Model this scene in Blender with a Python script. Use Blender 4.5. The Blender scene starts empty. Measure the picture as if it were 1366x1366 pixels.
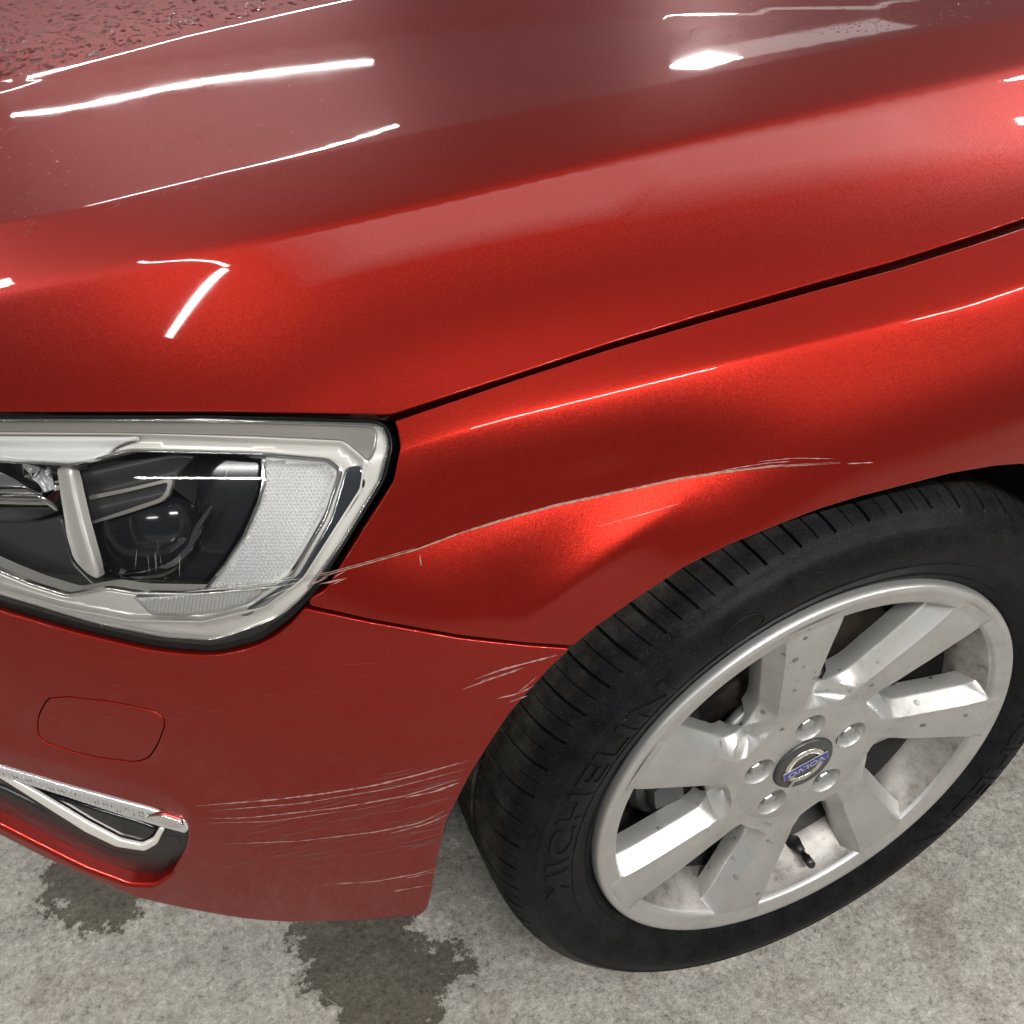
import bpy, math, random
import numpy as np
from mathutils import Vector, Matrix
from mathutils.geometry import delaunay_2d_cdt
random.seed(7)
rng = np.random.default_rng(11)
R = math.radians
scene = bpy.context.scene
COL = scene.collection

# ------------------------------------------------------------------ camera
CAM = np.array([-0.4882, -0.4555, 1.079])
YAW, PITCH, FOC = R(21.417), R(36.532), 1310.0          # focal length in pixels of a 1366 px frame
FW = np.array([math.sin(YAW) * math.cos(PITCH), math.cos(YAW) * math.cos(PITCH), -math.sin(PITCH)])
RT = np.array([math.cos(YAW), -math.sin(YAW), 0.0])
UP = np.cross(RT, FW)
cd = bpy.data.cameras.new('camera')
cam = bpy.data.objects.new('camera', cd)
COL.objects.link(cam)
M = Matrix(((RT[0], UP[0], -FW[0], CAM[0]), (RT[1], UP[1], -FW[1], CAM[1]), (RT[2], UP[2], -FW[2], CAM[2]), (0, 0, 0, 1)))
cam.matrix_world = M
cd.sensor_fit = 'HORIZONTAL'
cd.sensor_width = 36
cd.lens = 36 * FOC / 1366
cd.clip_start = 0.02
cd.clip_end = 100
scene.camera = cam
scene.render.resolution_x = scene.render.resolution_y = 1024

# ------------------------------------------------------------------ light (an indoor bay lit by ceiling tubes)
world = bpy.data.worlds.new('World')
scene.world = world
world.use_nodes = True
bg = world.node_tree.nodes['Background']
bg.inputs[0].default_value = (0.93, 0.97, 1.0, 1)
bg.inputs[1].default_value = 0.12
scene.view_settings.view_transform = 'Standard'
scene.view_settings.look = 'None'
scene.view_settings.exposure = 0.0
scene.view_settings.gamma = 1.0

def area_lamp(a, b, w=0.05, power=60.0, col=(1.0, 0.985, 0.965)):
    """a ceiling tube from a to b: one rectangular area lamp facing down, also used for added fill"""
    a, b = Vector(a), Vector(b)
    d = (b - a)
    L = bpy.data.lights.new('ceiling_tube_or_fill', 'AREA')
    L.shape = 'RECTANGLE'; L.size = d.length; L.size_y = w
    L.energy = power; L.color = col
    o = bpy.data.objects.new('ceiling_tube_or_fill', L)
    COL.objects.link(o)
    x = d.normalized(); z = Vector((0, 0, 1)); y = z.cross(x).normalized(); z = x.cross(y)
    m = Matrix((x, y, z)).transposed().to_4x4(); m.translation = (a + b) / 2
    o.matrix_world = m
    return o
for a_, b_, w_, pw_ in (((-1.45, 4.75), (0.75, 5.85), .05, 44), ((2.95, 5.78), (3.35, 5.92), .34, 30), ((3.35, 5.95), (4.9, 5.95), .5, 3),
                    ((-1.15, -2.0), (0.62, -2.0), .05, 135), ((1.85, -2.0), (4.0, -2.0), .05, 120), ((-5.7, -1.95), (-3.55, -2.35), .07, 90),
                    ((-3.6, 2.55), (-2.06, 2.45), .30, 50),
                    ((-1.98, 0.28), (-1.29, 0.70), .035, 9), ((-1.27, 0.72), (-1.42, 2.1), .025, 9), ((1.95, 0.70), (4.0, 0.70), .05, 34), ((2.05, 1.05), (4.0, 1.05), .05, 34)):
    area_lamp((*a_, 2.8), (*b_, 2.8), w_, pw_)
for i_ in range(18):      # added unseen glow stack, brightest along its middle, to light the bonnet flank
    f_ = (i_ + 1) / 18; x_, w_ = -.05 - 1.1 * f_, .75 * f_ ** .8
    area_lamp((x_, .80, 2.82 + .01 * i_), (.68 - .30 * f_, .80, 2.82 + .01 * i_), w_, 1.0 * (.64 - x_) * w_)
for i_ in range(8):  # second added fill stack, brightening the rear part of the bonnet flank
    f_ = (i_ + 1) / 8
    area_lamp((.62 - .3 * f_, .75, 2.80 - .01 * i_), (1.5 + .5 * f_, .75, 2.80 - .01 * i_), .2 + .6 * f_, .9 * (.4 + f_))
# ------------------------------------------------------------------ the car's outer skin
def rays(uv):
    uv = np.atleast_2d(np.asarray(uv, float))
    return (uv[:, :1] - 683) * RT - (uv[:, 1:2] - 683) * UP + FOC * FW
def hit_axis(u, v, ax, val):
    d = rays([(u, v)])[0]
    return (val - CAM[ax]) / d[ax]
_ax = np.array([-1.3, -.9, -.8, -.7, -.6, -.5, -.4, -.3, -.2, -.1, 0, .4, 3.0])
_aa = np.array([170, 150, 143, 135, 126, 116, 106, 98, 93, 91, 90, 89.5, 89])     # facing of the flank along its length
PX = np.linspace(-1.3, 3, 431)
_sl = np.tan(np.radians(np.clip(np.interp(PX, _ax, _aa), 0, 160) - 90))
PY = -np.cumsum(_sl) * (PX[1] - PX[0]); PY -= np.interp(-.2, PX, PY)
def hit_plan(u, v, dy):
    d = rays([(u, v)])[0]
    t = np.linspace(.15, 4, 8000) / FOC
    X = CAM + t[:, None] * d
    g = X[:, 1] - np.interp(X[:, 0], PX, PY) - dy
    return t[int(np.argmax(g > 0))]
CTRL = []
def cp(kind, val, pts):
    for u, v in pts:
        if kind == 'p': t = hit_plan(u, v, val)
        else: t = hit_axis(u, v, 'xyz'.index(kind), val)
        CTRL.append((u, v, 1 / t))
# fender
cp('p', .000, [(1080, 672), (900, 760), (765, 862), (1270, 628)])
cp('p', -.008, [(1366, 612), (1600, 640), (1366, 560), (1150, 590)])
cp('p', -.006, [(960, 640), (820, 730)])
cp('p', .005, [(1366, 480), (1150, 530)])
cp('p', .006, [(650, 640)])
cp('p', .030, [(1366, 380), (1200, 427), (945, 490), (670, 560), (1600, 300)])
cp('p', .070, [(1366, 300), (1200, 365), (1000, 425), (700, 503), (520, 555), (1600, 205)])
# bonnet
cp('p', .170, [(1366, 90), (1200, 130), (900, 190), (600, 260), (300, 330)])
cp('p', .115, [(1100, 285), (700, 385), (330, 455), (1366, 190)])
cp('z', .790, [(0, 393)])
cp('z', .735, [(0, 551)])
cp('z', .768, [(0, 470)])
cp('z', .742, [(300, 553)])
cp('z', .77, [(-200, 400)])
cp('z', .715, [(-200, 548)])
cp('p', .30, [(1366, 20), (940, 100), (540, 180), (100, 280)])
cp('z', .85, [(0, 118)])
cp('z', .87, [(250, 50)])
cp('z', .90, [(480, -5)])
cp('z', .925, [(900, -60)])
cp('z', .83, [(0, 200)])
cp('z', .835, [(-200, 118)])
cp('z', .855, [(0, 0)])
cp('z', .85, [(-200, 0)])
cp('z', .845, [(-100, -110)])
cp('z', .905, [(400, -110)])
cp('z', .935, [(1000, -110), (1500, -60)])
# headlamp
cp('z', .602, [(0, 820)])
cp('z', .565, [(180, 865)])
cp('z', .585, [(330, 860)])
cp('z', .630, [(405, 806)])
cp('z', .660, [(467, 728)])
# bumper
cp('z', .535, [(0, 920)])
cp('z', .425, [(0, 1025)])
cp('z', .300, [(0, 1114)])
cp('z', .370, [(247, 1105)])
cp('z', .265, [(204, 1190)])
cp('z', .218, [(330, 1228)])
cp('z', .222, [(555, 1222)])
cp('z', .455, [(240, 1000)])
cp('p', -.012, [(500, 900), (400, 980), (520, 1010)])
cp('p', .004, [(480, 1130)])
cp('p', .008, [(595, 1097), (627, 1034)])
cp('p', .004, [(658, 985), (707, 921)])
cp('z', .52, [(-200, 860)])
cp('z', .38, [(-200, 1020)])
CT = np.array(CTRL)
# a fair bicubic B-spline sheet through those marks (third differences kept small, so the skin has no lumps)
NU, NV = 13, 15
U0, U1, V0, V1 = -420.0, 1850.0, -330.0, 1420.0
def _shear(uv): return np.c_[uv[:, 0], uv[:, 1] + .21 * (uv[:, 0] - 683)]
def _bas(x, x0, x1, n):
    t = np.clip((x - x0) / (x1 - x0), 0, 1 - 1e-9) * (n - 3); i = t.astype(int); f = t - i
    B = np.stack([(1 - f) ** 3, 3 * f ** 3 - 6 * f ** 2 + 4, -3 * f ** 3 + 3 * f ** 2 + 3 * f + 1, f ** 3], 1) / 6
    return i, B
def _full(uv):
    q = _shear(uv); iu, bu = _bas(q[:, 0], U0, U1, NU); iv, bv = _bas(q[:, 1], V0, V1, NV)
    return iu, bu, iv, bv
def _diff(n, k):
    D = np.eye(n)
    for _ in range(k): D = np.diff(D, axis=0)
    return D
def _fit(UV, W, wt, l3u, l3v, lm):
    iu, bu, iv, bv = _full(UV); A = np.zeros((len(UV), NU * NV))
    for a in range(4):
        for b in range(4): A[np.arange(len(UV)), (iu + a) * NV + iv + b] += bu[:, a] * bv[:, b]
    w0 = W.mean()
    rows = [A * wt[:, None], l3u * np.kron(_diff(NU, 3), np.eye(NV)), l3v * np.kron(np.eye(NU), _diff(NV, 3)), lm * np.kron(_diff(NU, 2), _diff(NV, 1)), lm * np.kron(_diff(NU, 1), _diff(NV, 2)), 1e-3 * np.kron(_diff(NU, 2), np.eye(NV)), 1e-3 * np.kron(np.eye(NU), _diff(NV, 2))]
    X = np.vstack(rows); y = np.r_[(W - w0) * wt, np.zeros(len(X) - len(W))]
    c = np.linalg.lstsq(X, y, rcond=None)[0]
    return c.reshape(NU, NV) + w0, (A @ (c) + w0 - W)
L3U, L3V, LM = .9, .25, .7
_C, _res = _fit(CT[:, :2], CT[:, 2], np.ones(len(CT)), L3U, L3V, LM)
def base(uv):
    iu, bu, iv, bv = _full(uv); out = np.zeros(len(uv))
    for a in range(4):
        for b in range(4): out += bu[:, a] * bv[:, b] * _C[iu + a, iv + b]
    return 1 / out
def sample(poly, step):
    P = np.asarray(poly, float)
    L = np.r_[0, np.cumsum(np.linalg.norm(np.diff(P, axis=0), axis=1))]
    n = max(2, int(L[-1] / step))
    s = np.linspace(0, L[-1], n)
    return np.c_[np.interp(s, L, P[:, 0]), np.interp(s, L, P[:, 1])]
def smooth_line(poly, step=8, it=6):
    P = sample(poly, step)
    for _ in range(it):
        P[1:-1] = .25 * P[:-2] + .5 * P[1:-1] + .25 * P[2:]
    return P
def sdist(uv, line):
    """signed pixel distance (positive = below/right of the line) and position 0..1 along it"""
    best = np.full(len(uv), 1e9); sgn = np.ones(len(uv)); par = np.zeros(len(uv))
    n = len(line) - 1
    for i in range(n):
        a, b = line[i], line[i + 1]; e = b - a; l2 = e @ e
        t = np.clip(((uv - a) @ e) / l2, 0, 1)
        q = uv - a - t[:, None] * e
        dd = np.hypot(q[:, 0], q[:, 1])
        m = dd < best
        best = np.where(m, dd, best)
        sgn = np.where(m, np.sign(e[0] * q[:, 1] - e[1] * q[:, 0]), sgn)
        par = np.where(m, (i + t) / n, par)
    return best * sgn, par
def sstep(x, a, b):
    t = np.clip((x - a) / (b - a), 0, 1); return t * t * (3 - 2 * t)
L_A = smooth_line([(-200, 175), (20, 118), (120, 85), (250, 48), (480, -6), (700, -50)])
L_B = smooth_line([(-150, 320), (100, 280), (300, 232), (540, 180), (940, 100), (1150, 58), (1366, 20), (1600, -20)])
L_C = smooth_line([(-150, 425), (0, 393), (150, 366), (300, 330), (600, 262), (900, 190), (1200, 122), (1366, 88), (1600, 35)])
L_E = smooth_line([(520, 605), (670, 560), (800, 528), (945, 491), (1150, 442), (1290, 408), (1366, 382), (1600, 310)])
L_F = smooth_line([(380, 778), (439, 766), (497, 750), (556, 733), (614, 711), (673, 693), (743, 674), (819, 658), (907, 639), (966, 630), (1024, 623), (1083, 620), (1165, 617), (1230, 600)], 8, 3)
L_G = smooth_line([(985, 615), (960, 637), (907, 675), (837, 722), (778, 770), (731, 812), (690, 850), (640, 900)], 8, 4)
L_H = smooth_line([(-150, 985), (0, 1000), (120, 1030), (230, 1062), (262, 1100), (252, 1150), (205, 1200), (150, 1215)], 6, 4)
def ridge(d, k, r, L, sharp_side=None):
    return -k * (np.sqrt(d * d + r * r) - r) * np.exp(-(d / L) ** 2)
def disp(uv, t):
    """outward displacement (m) of the smooth skin: body creases and the crash dent"""
    m = t                                            # metres per pixel at this depth
    h = np.zeros(len(uv))
    d, _ = sdist(uv, L_A); h += ridge(d * m, .035, .0012, .08)
    d, _ = sdist(uv, L_B); h += ridge(d * m, .17, .0012, .11)
    d, _ = sdist(uv, L_C); h += ridge(d * m, .20, .005, .15)
    d, _ = sdist(uv, L_E); h += ridge(d * m, .13, .0018, .045)
    d, _ = sdist(uv, L_H); h += ridge(d * m, .12, .004, .03) * (uv[:, 0] < 330)
    # dent: pushed in along the scratch, steep just under it, with a diagonal fold
    d, p = sdist(uv, L_F); dm = d * m
    w = sstep(uv[:, 0], 395, 640) * (1 - sstep(uv[:, 0], 860, 1160))
    up = np.exp(-(dm / .037) ** 2)
    x_ = np.clip(dm / .075, 0, 1.0); dn = (1 - x_) ** 2 * (1 + .6 * x_)
    h += -.0138 * w * np.where(dm < 0, up, dn)
    d, p = sdist(uv, L_G); dm = d * m
    wg = sstep(p, .10, .45) * (1 - sstep(p, .75, 1))
    h += ridge(dm, .23, .005, .036) * wg
    return h
def surf(uv, off=0.0):
    uv = np.atleast_2d(np.asarray(uv, float))
    d = rays(uv); t = base(uv)
    e = 1.0
    t1 = base(uv + [e, 0]); t2 = base(uv + [0, e])
    P0 = d * t[:, None]; n = np.cross(rays(uv + [e, 0]) * t1[:, None] - P0, rays(uv + [0, e]) * t2[:, None] - P0)
    n /= np.linalg.norm(n, axis=1)[:, None]
    dn = d / np.linalg.norm(d, axis=1)[:, None]
    c = -(n * dn).sum(1); s = np.where(c < 0, -1, 1); n = n * s[:, None]; c = np.abs(c)
    h = disp(uv, t) + off
    tau = t - h / np.maximum(c, .25) / np.linalg.norm(d, axis=1)
    return CAM + d * tau[:, None]
def normals(uv, off=0.0, e=.7):
    uv = np.atleast_2d(np.asarray(uv, float))
    a = surf(uv + [e, 0], off) - surf(uv - [e, 0], off)
    b = surf(uv + [0, e], off) - surf(uv - [0, e], off)
    n = np.cross(a, b); n /= np.linalg.norm(n, axis=1)[:, None]
    v = CAM - surf(uv, off)
    n *= np.where((n * v).sum(1) < 0, -1, 1)[:, None]
    return n
def project(X):
    X = np.atleast_2d(X) - CAM
    w = X @ FW
    return np.c_[683 + FOC * (X @ RT) / w, 683 - FOC * (X @ UP) / w]
# ------------------------------------------------------------------ materials
def mat(name, col, rough=.5, metal=0.0, coat=0.0, coat_rough=.03, spec=.5, emit=None):
    m = bpy.data.materials.new(name); m.use_nodes = True
    p = m.node_tree.nodes['Principled BSDF']
    p.inputs['Base Color'].default_value = (*col, 1)
    p.inputs['Roughness'].default_value = rough
    p.inputs['Metallic'].default_value = metal
    p.inputs['Coat Weight'].default_value = coat
    p.inputs['Coat Roughness'].default_value = coat_rough
    p.inputs['Specular IOR Level'].default_value = spec
    return m
def nd(m, t, **kw):
    n = m.node_tree.nodes.new(t)
    for k, v in kw.items():
        if k.startswith('i_'):
            key = k[2:]; key = int(key) if key.isdigit() else key.replace('_', ' ')
            n.inputs[key].default_value = v
        else: setattr(n, k, v)
    return n
def lk(m, a, ao, b, bi): m.node_tree.links.new(a.outputs[ao], b.inputs[bi])
def pr(m): return m.node_tree.nodes['Principled BSDF']
def coords(m, scale=(1, 1, 1)):
    tc = nd(m, 'ShaderNodeTexCoord'); mp = nd(m, 'ShaderNodeMapping'); mp.inputs['Scale'].default_value = scale
    lk(m, tc, 'Object', mp, 'Vector'); return mp
def noise(m, vec, scale, detail=4, rough=.55):
    n = nd(m, 'ShaderNodeTexNoise'); n.inputs['Scale'].default_value = scale
    n.inputs['Detail'].default_value = detail; n.inputs['Roughness'].default_value = rough
    if vec: lk(m, vec, 0, n, 'Vector')
    return n
def ramp(m, src, out, stops):
    r = nd(m, 'ShaderNodeValToRGB'); el = r.color_ramp.elements
    while len(el) < len(stops): el.new(.5)
    for e, (p, c) in zip(el, stops):
        e.position = p; e.color = (*c, 1) if not isinstance(c, float) else (c, c, c, 1)
    lk(m, src, out, r, 0); return r
def mixc(m, fac, a, b, blend='MIX'):
    x = nd(m, 'ShaderNodeMix', data_type='RGBA', blend_type=blend)
    if isinstance(fac, float): x.inputs[0].default_value = fac
    else: lk(m, fac[0], fac[1], x, 0)
    for v, i in ((a, 6), (b, 7)):
        if isinstance(v, tuple) and len(v) == 3: x.inputs[i].default_value = (*v, 1)
        else: lk(m, v[0], v[1], x, i)
    return x
def bump(m, src, out, strength, dist, target='Normal', prev=None):
    b = nd(m, 'ShaderNodeBump'); b.inputs['Strength'].default_value = strength; b.inputs['Distance'].default_value = dist
    lk(m, src, out, b, 'Height')
    if prev: lk(m, prev, 0, b, 'Normal')
    lk(m, b, 0, pr(m), target); return b

def make_paint():
    m = mat('red_metallic_paint', (.5, .02, .012), .39, .82, .60, .02, spec=.05)
    pr(m).inputs['Coat IOR'].default_value = 1.40
    p = pr(m); v = coords(m)
    vo = nd(m, 'ShaderNodeTexVoronoi'); vo.inputs['Scale'].default_value = 2600; lk(m, v, 0, vo, 'Vector')
    fl = ramp(m, vo, 'Color', [(.0, (.225, .0082, .0054)), (1.0, (.325, .0185, .0100))])
    lk(m, fl, 0, p, 'Base Color')
    # metal flakes: each cell tips its own way, under the clear coat only
    nm = nd(m, 'ShaderNodeNormalMap'); nm.inputs['Strength'].default_value = .10
    geo = nd(m, 'ShaderNodeNewGeometry')
    sub = nd(m, 'ShaderNodeVectorMath', operation='SUBTRACT'); lk(m, vo, 'Color', sub, 0); sub.inputs[1].default_value = (.5, .5, .5)
    scl = nd(m, 'ShaderNodeVectorMath', operation='SCALE'); lk(m, sub, 0, scl, 0); scl.inputs['Scale'].default_value = .10
    add = nd(m, 'ShaderNodeVectorMath', operation='ADD'); lk(m, scl, 0, add, 0); lk(m, geo, 'Normal', add, 1)
    nrm = nd(m, 'ShaderNodeVectorMath', operation='NORMALIZE'); lk(m, add, 0, nrm, 0)
    lk(m, nrm, 0, p, 'Normal')
    m.node_tree.nodes.remove(nm)
    # road film: a very faint dulling of the coat
    d = noise(m, v, 9, 6, .6)
    r = ramp(m, d, 0, [(.35, .015), (.75, .06)]); lk(m, r, 0, p, 'Coat Roughness')
    return m
M_PAINT = make_paint()
M_EDGE = mat('dark_gap', (.01, .008, .008), .7)
M_BLACK = mat('black_plastic', (.012, .012, .013), .38)
M_GLOSSB = mat('glossy_black_plastic', (.008, .009, .012), .08)
M_RUBBER = mat('black_rubber_seal', (.005, .005, .005), .35, spec=.25)
M_CHROME = mat('chrome', (.82, .82, .80), .09, 1.0)
M_SATIN = mat('satin_silver_bezel', (.78, .76, .71), .24, .25)
M_SMOKE = mat('smoky_grey_bezel', (.26, .245, .22), .30, .3)
M_REFL = mat('clear_faceted_reflector', (.86, .86, .86), .22, .35)
M_FLASH = mat('white_light_guide', (.86, .86, .84), .22, .1)
M_SCR = mat('bare_scratch', (.38, .22, .205), .65)
M_SCUFF = mat('fine_scuff', (.20, .075, .07), .55)
M_SCRG = mat('grey_scratch_with_filler', (.27, .19, .145), .8)

def make_glass(name, tint=(1, 1, 1), ior=1.5, dirt=.012):
    m = bpy.data.materials.new(name); m.use_nodes = True; nt = m.node_tree
    for n in list(nt.nodes): nt.nodes.remove(n)
    out = nd(m, 'ShaderNodeOutputMaterial'); mix = nd(m, 'ShaderNodeMixShader')
    fr = nd(m, 'ShaderNodeFresnel'); fr.inputs['IOR'].default_value = ior
    tr = nd(m, 'ShaderNodeBsdfTransparent'); tr.inputs[0].default_value = (*tint, 1)
    gl = nd(m, 'ShaderNodeBsdfGlossy'); gl.inputs['Roughness'].default_value = .015
    lk(m, fr, 0, mix, 0); lk(m, tr, 0, mix, 1); lk(m, gl, 0, mix, 2)
    df = nd(m, 'ShaderNodeBsdfDiffuse'); df.inputs[0].default_value = (.55, .53, .5, 1)
    m2 = nd(m, 'ShaderNodeMixShader'); tc = nd(m, 'ShaderNodeTexCoord')
    n = noise(m, None, 30, 6, .6); lk(m, tc, 'Object', n, 'Vector')
    r = ramp(m, n, 0, [(.45, 0.0), (.80, dirt)]); lk(m, r, 0, m2, 0)
    lk(m, mix, 0, m2, 1); lk(m, df, 0, m2, 2); lk(m, m2, 0, out, 0)
    return m
M_LENS = make_glass('clear_lamp_lens')

def make_alloy():
    m = mat('silver_alloy', (.50, .50, .49), .40, .75)
    v = coords(m); a = noise(m, v, 16, 8, .65); b = noise(m, v, 140, 5, .7)
    r1 = ramp(m, a, 0, [(.42, (.50, .498, .485)), (.64, (.43, .42, .40)), (.80, (.30, .28, .255))])
    r2 = ramp(m, b, 0, [(.60, (1, 1, 1)), (.74, (.62, .55, .50))])
    x = mixc(m, .5, (r1, 0), (r2, 0), 'MULTIPLY'); lk(m, x, 2, pr(m), 'Base Color')
    rr = ramp(m, a, 0, [(.35, .36), (.75, .55)]); lk(m, rr, 0, pr(m), 'Roughness')
    return m
M_ALLOY = make_alloy()
def make_barrel():
    m = mat('dirty_alloy_barrel', (.5, .48, .45), .40, .75)
    v = coords(m, (1, 1, 1)); a = noise(m, v, 22, 9, .7); b = noise(m, v, 260, 4, .7)
    r1 = ramp(m, a, 0, [(.36, (.42, .41, .39)), (.53, (.32, .30, .275)), (.70, (.10, .088, .078))])
    r2 = ramp(m, b, 0, [(.56, (1, 1, 1)), (.70, (.50, .46, .42))])
    x = mixc(m, .6, (r1, 0), (r2, 0), 'MULTIPLY'); lk(m, x, 2, pr(m), 'Base Color')
    return m
M_BARREL = make_barrel()
def make_tyre():
    m = mat('tyre_rubber', (.012, .012, .013), .55, spec=.08)
    v = coords(m); geo = nd(m, 'ShaderNodeNewGeometry')
    a = noise(m, v, 40, 8, .7); b = noise(m, v, 700, 3, .6); c = noise(m, v, 1400, 2, .5)
    # dusty where the tread touches the road (radius from the axle), cleaner on the wall
    sep = nd(m, 'ShaderNodeSeparateXYZ'); lk(m, v, 0, sep, 0)
    cmb = nd(m, 'ShaderNodeCombineXYZ'); lk(m, sep, 0, cmb, 0); lk(m, sep, 2, cmb, 2)
    ln = nd(m, 'ShaderNodeVectorMath', operation='LENGTH'); lk(m, cmb, 0, ln, 0)
    mr = nd(m, 'ShaderNodeMapRange'); mr.inputs[1].default_value = .3095; mr.inputs[2].default_value = .3165; lk(m, ln, 'Value', mr, 0)
    r1 = ramp(m, a, 0, [(.32, (.012, .011, .010)), (.52, (.034, .031, .027)), (.68, (.070, .062, .052))])
    r2 = ramp(m, a, 0, [(.35, (.0025, .0026, .0028)), (.65, (.0085, .0095, .0115))])
    x = mixc(m, (mr, 0), (r2, 0), (r1, 0))
    sp = ramp(m, c, 0, [(.66, (0, 0, 0)), (.74, (.14, .12, .10))])
    y = mixc(m, .8, (x, 2), (sp, 0), 'ADD'); lk(m, y, 2, pr(m), 'Base Color')
    rr = nd(m, 'ShaderNodeMapRange'); rr.inputs[1].default_value = .3; rr.inputs[2].default_value = .316
    rr.inputs[3].default_value = .42; rr.inputs[4].default_value = .75; lk(m, ln, 'Value', rr, 0); lk(m, rr, 0, pr(m), 'Roughness')
    bump(m, b, 0, .3, .0008)
    return m
M_TYRE = make_tyre()
M_LETTER = mat('raised_tyre_lettering', (.0065, .007, .0082), .5, spec=.12)

def make_concrete(wet=False):
    m = mat('damp_concrete' if wet else 'rough_concrete', (.3, .29, .27), .8)
    v = coords(m)
    big = noise(m, v, 2.2, 6, .6); mid = noise(m, v, 24, 8, .72); fine = noise(m, v, 150, 7, .82)
    vo = nd(m, 'ShaderNodeTexVoronoi'); vo.inputs['Scale'].default_value = 130; lk(m, v, 0, vo, 'Vector')
    c1 = ramp(m, mid, 0, [(.30, (.36, .338, .300)), (.52, (.47, .447, .402)), (.72, (.57, .545, .497))])
    c2 = ramp(m, big, 0, [(.35, (.78, .77, .76)), (.65, (1, 1, 1))])
    c3 = ramp(m, fine, 0, [(.36, (.34, .325, .30)), (.455, (.84, .83, .81)), (.54, (1.0, 1.0, 1.0)), (.63, (1.42, 1.40, 1.34))])
    c4 = ramp(m, vo, 'Distance', [(.0, (.40, .37, .33)), (.12, (1, 1, 1))])
    x = mixc(m, 1.0, (c1, 0), (c2, 0), 'MULTIPLY'); x = mixc(m, .95, (x, 2), (c3, 0), 'MULTIPLY')
    pits = noise(m, v, 60, 3, .5); pm = ramp(m, pits, 0, [(.58, 0.0), (.66, 1.0)])
    x = mixc(m, (pm, 0), (x, 2), mixc_pair(m, x, c4))
    st_ = noise(m, v, 7, 5, .65); sm = ramp(m, st_, 0, [(.55, (1, 1, 1)), (.66, (.80, .77, .73))]); x = mixc(m, 1.0, (x, 2), (sm, 0), 'MULTIPLY')
    if wet:
        at = nd(m, 'ShaderNodeAttribute'); at.attribute_name = 'wet'
        en = noise(m, v, 45, 8, .75); sc_ = nd(m, 'ShaderNodeMath', operation='MULTIPLY_ADD'); lk(m, en, 0, sc_, 0); sc_.inputs[1].default_value = 1.7; sc_.inputs[2].default_value = -.85
        ad = nd(m, 'ShaderNodeMath', operation='ADD'); lk(m, at, 'Fac', ad, 0); lk(m, sc_, 0, ad, 1)
        wm = ramp(m, ad, 0, [(.46, 0.0), (.53, 1.0)])
        rim_ = ramp(m, ad, 0, [(.33, (1, 1, 1)), (.45, (.80, .79, .77)), (.47, (1.12, 1.11, 1.1))])
        x = mixc(m, 1.0, (x, 2), (rim_, 0), 'MULTIPLY')
        dk = mixc(m, 1.0, (x, 2), (.25, .235, .205), 'MULTIPLY')
        x = mixc(m, (wm, 0), (x, 2), (dk, 2))
        rr = nd(m, 'ShaderNodeMapRange'); lk(m, wm, 0, rr, 0); rr.inputs[3].default_value = .8; rr.inputs[4].default_value = .22; lk(m, rr, 0, pr(m), 'Roughness')
    lk(m, x, 2, pr(m), 'Base Color')
    b = bump(m, fine, 0, .9, .003); bump(m, mid, 0, .6, .010, prev=b)
    return m
def mixc_pair(m, x, c4):
    y = mixc(m, 1.0, (x, 2), (c4, 0), 'MULTIPLY'); return (y, 2)
M_FLOOR = make_concrete(); M_WET = make_concrete(True)
def make_disc():
    m = mat('brake_disc_steel', (.16, .14, .125), .42, .8); v = coords(m)
    a = noise(m, v, 30, 6, .6); r = ramp(m, a, 0, [(.35, (.022, .018, .016)), (.7, (.075, .06, .05))]); lk(m, r, 0, pr(m), 'Base Color'); return m
M_DISC = make_disc()
M_CAL = mat('grimy_caliper_iron', (.04, .04, .04), .5, .4)
M_WATER = make_glass('water_drop', ior=1.5, dirt=.30)
M_BLUE = mat('blue_badge_enamel', (.02, .02, .22), .25, 0, .6)
M_BADGE = mat('dark_grey_badge', (.055, .055, .055), .35, .3)
M_BSILV = mat('badge_silver', (.62, .60, .52), .25, .9)
M_BOLT = mat('lug_bolt_steel', (.40, .40, .39), .30, .8)
M_DUST_SHADE = mat('brake_dust_and_shade_barrel', (.018, .016, .015), .6, .2)  # shadow deep in the barrel painted in near-black, together with brake dust
M_LSCR = mat('lens_scratch', (.50, .50, .47), .6)
# ------------------------------------------------------------------ mesh helpers
def link(name, me, material, parent=None, smooth=True):
    o = bpy.data.objects.new(name, me); COL.objects.link(o)
    if material: me.materials.append(material)
    if smooth: me.shade_smooth()
    if parent: o.parent = parent
    return o
def mesh(name, V, F, material, parent=None, smooth=True, N=None, loc=None):
    me = bpy.data.meshes.new(name)
    V = np.asarray(V, float)
    if loc is not None: V = V - np.asarray(loc)
    me.from_pydata([tuple(v) for v in V], [], [tuple(int(i) for i in f) for f in F])
    me.update()
    o = link(name, me, material, parent, smooth)
    if N is not None:
        me.normals_split_custom_set_from_vertices([tuple(n) for n in N])
    if loc is not None: o.location = loc
    return o
def poly_area(P): return .5 * np.sum(P[:, 0] * np.roll(P[:, 1], -1) - np.roll(P[:, 0], -1) * P[:, 1])
def close_line(pts, step=5, round_it=3):
    P = np.asarray(pts, float)
    P = sample(np.vstack([P, P[:1]]), step)[:-1]
    for _ in range(round_it):
        P = .25 * np.roll(P, 1, 0) + .5 * P + .25 * np.roll(P, -1, 0)
    if poly_area(P) < 0: P = P[::-1]
    return P
def outn(P):
    """outward unit normal of a closed loop with positive area (image axes)"""
    t = np.roll(P, -1, 0) - np.roll(P, 1, 0); t /= np.linalg.norm(t, axis=1)[:, None] + 1e-9
    return np.c_[t[:, 1], -t[:, 0]]
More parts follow.
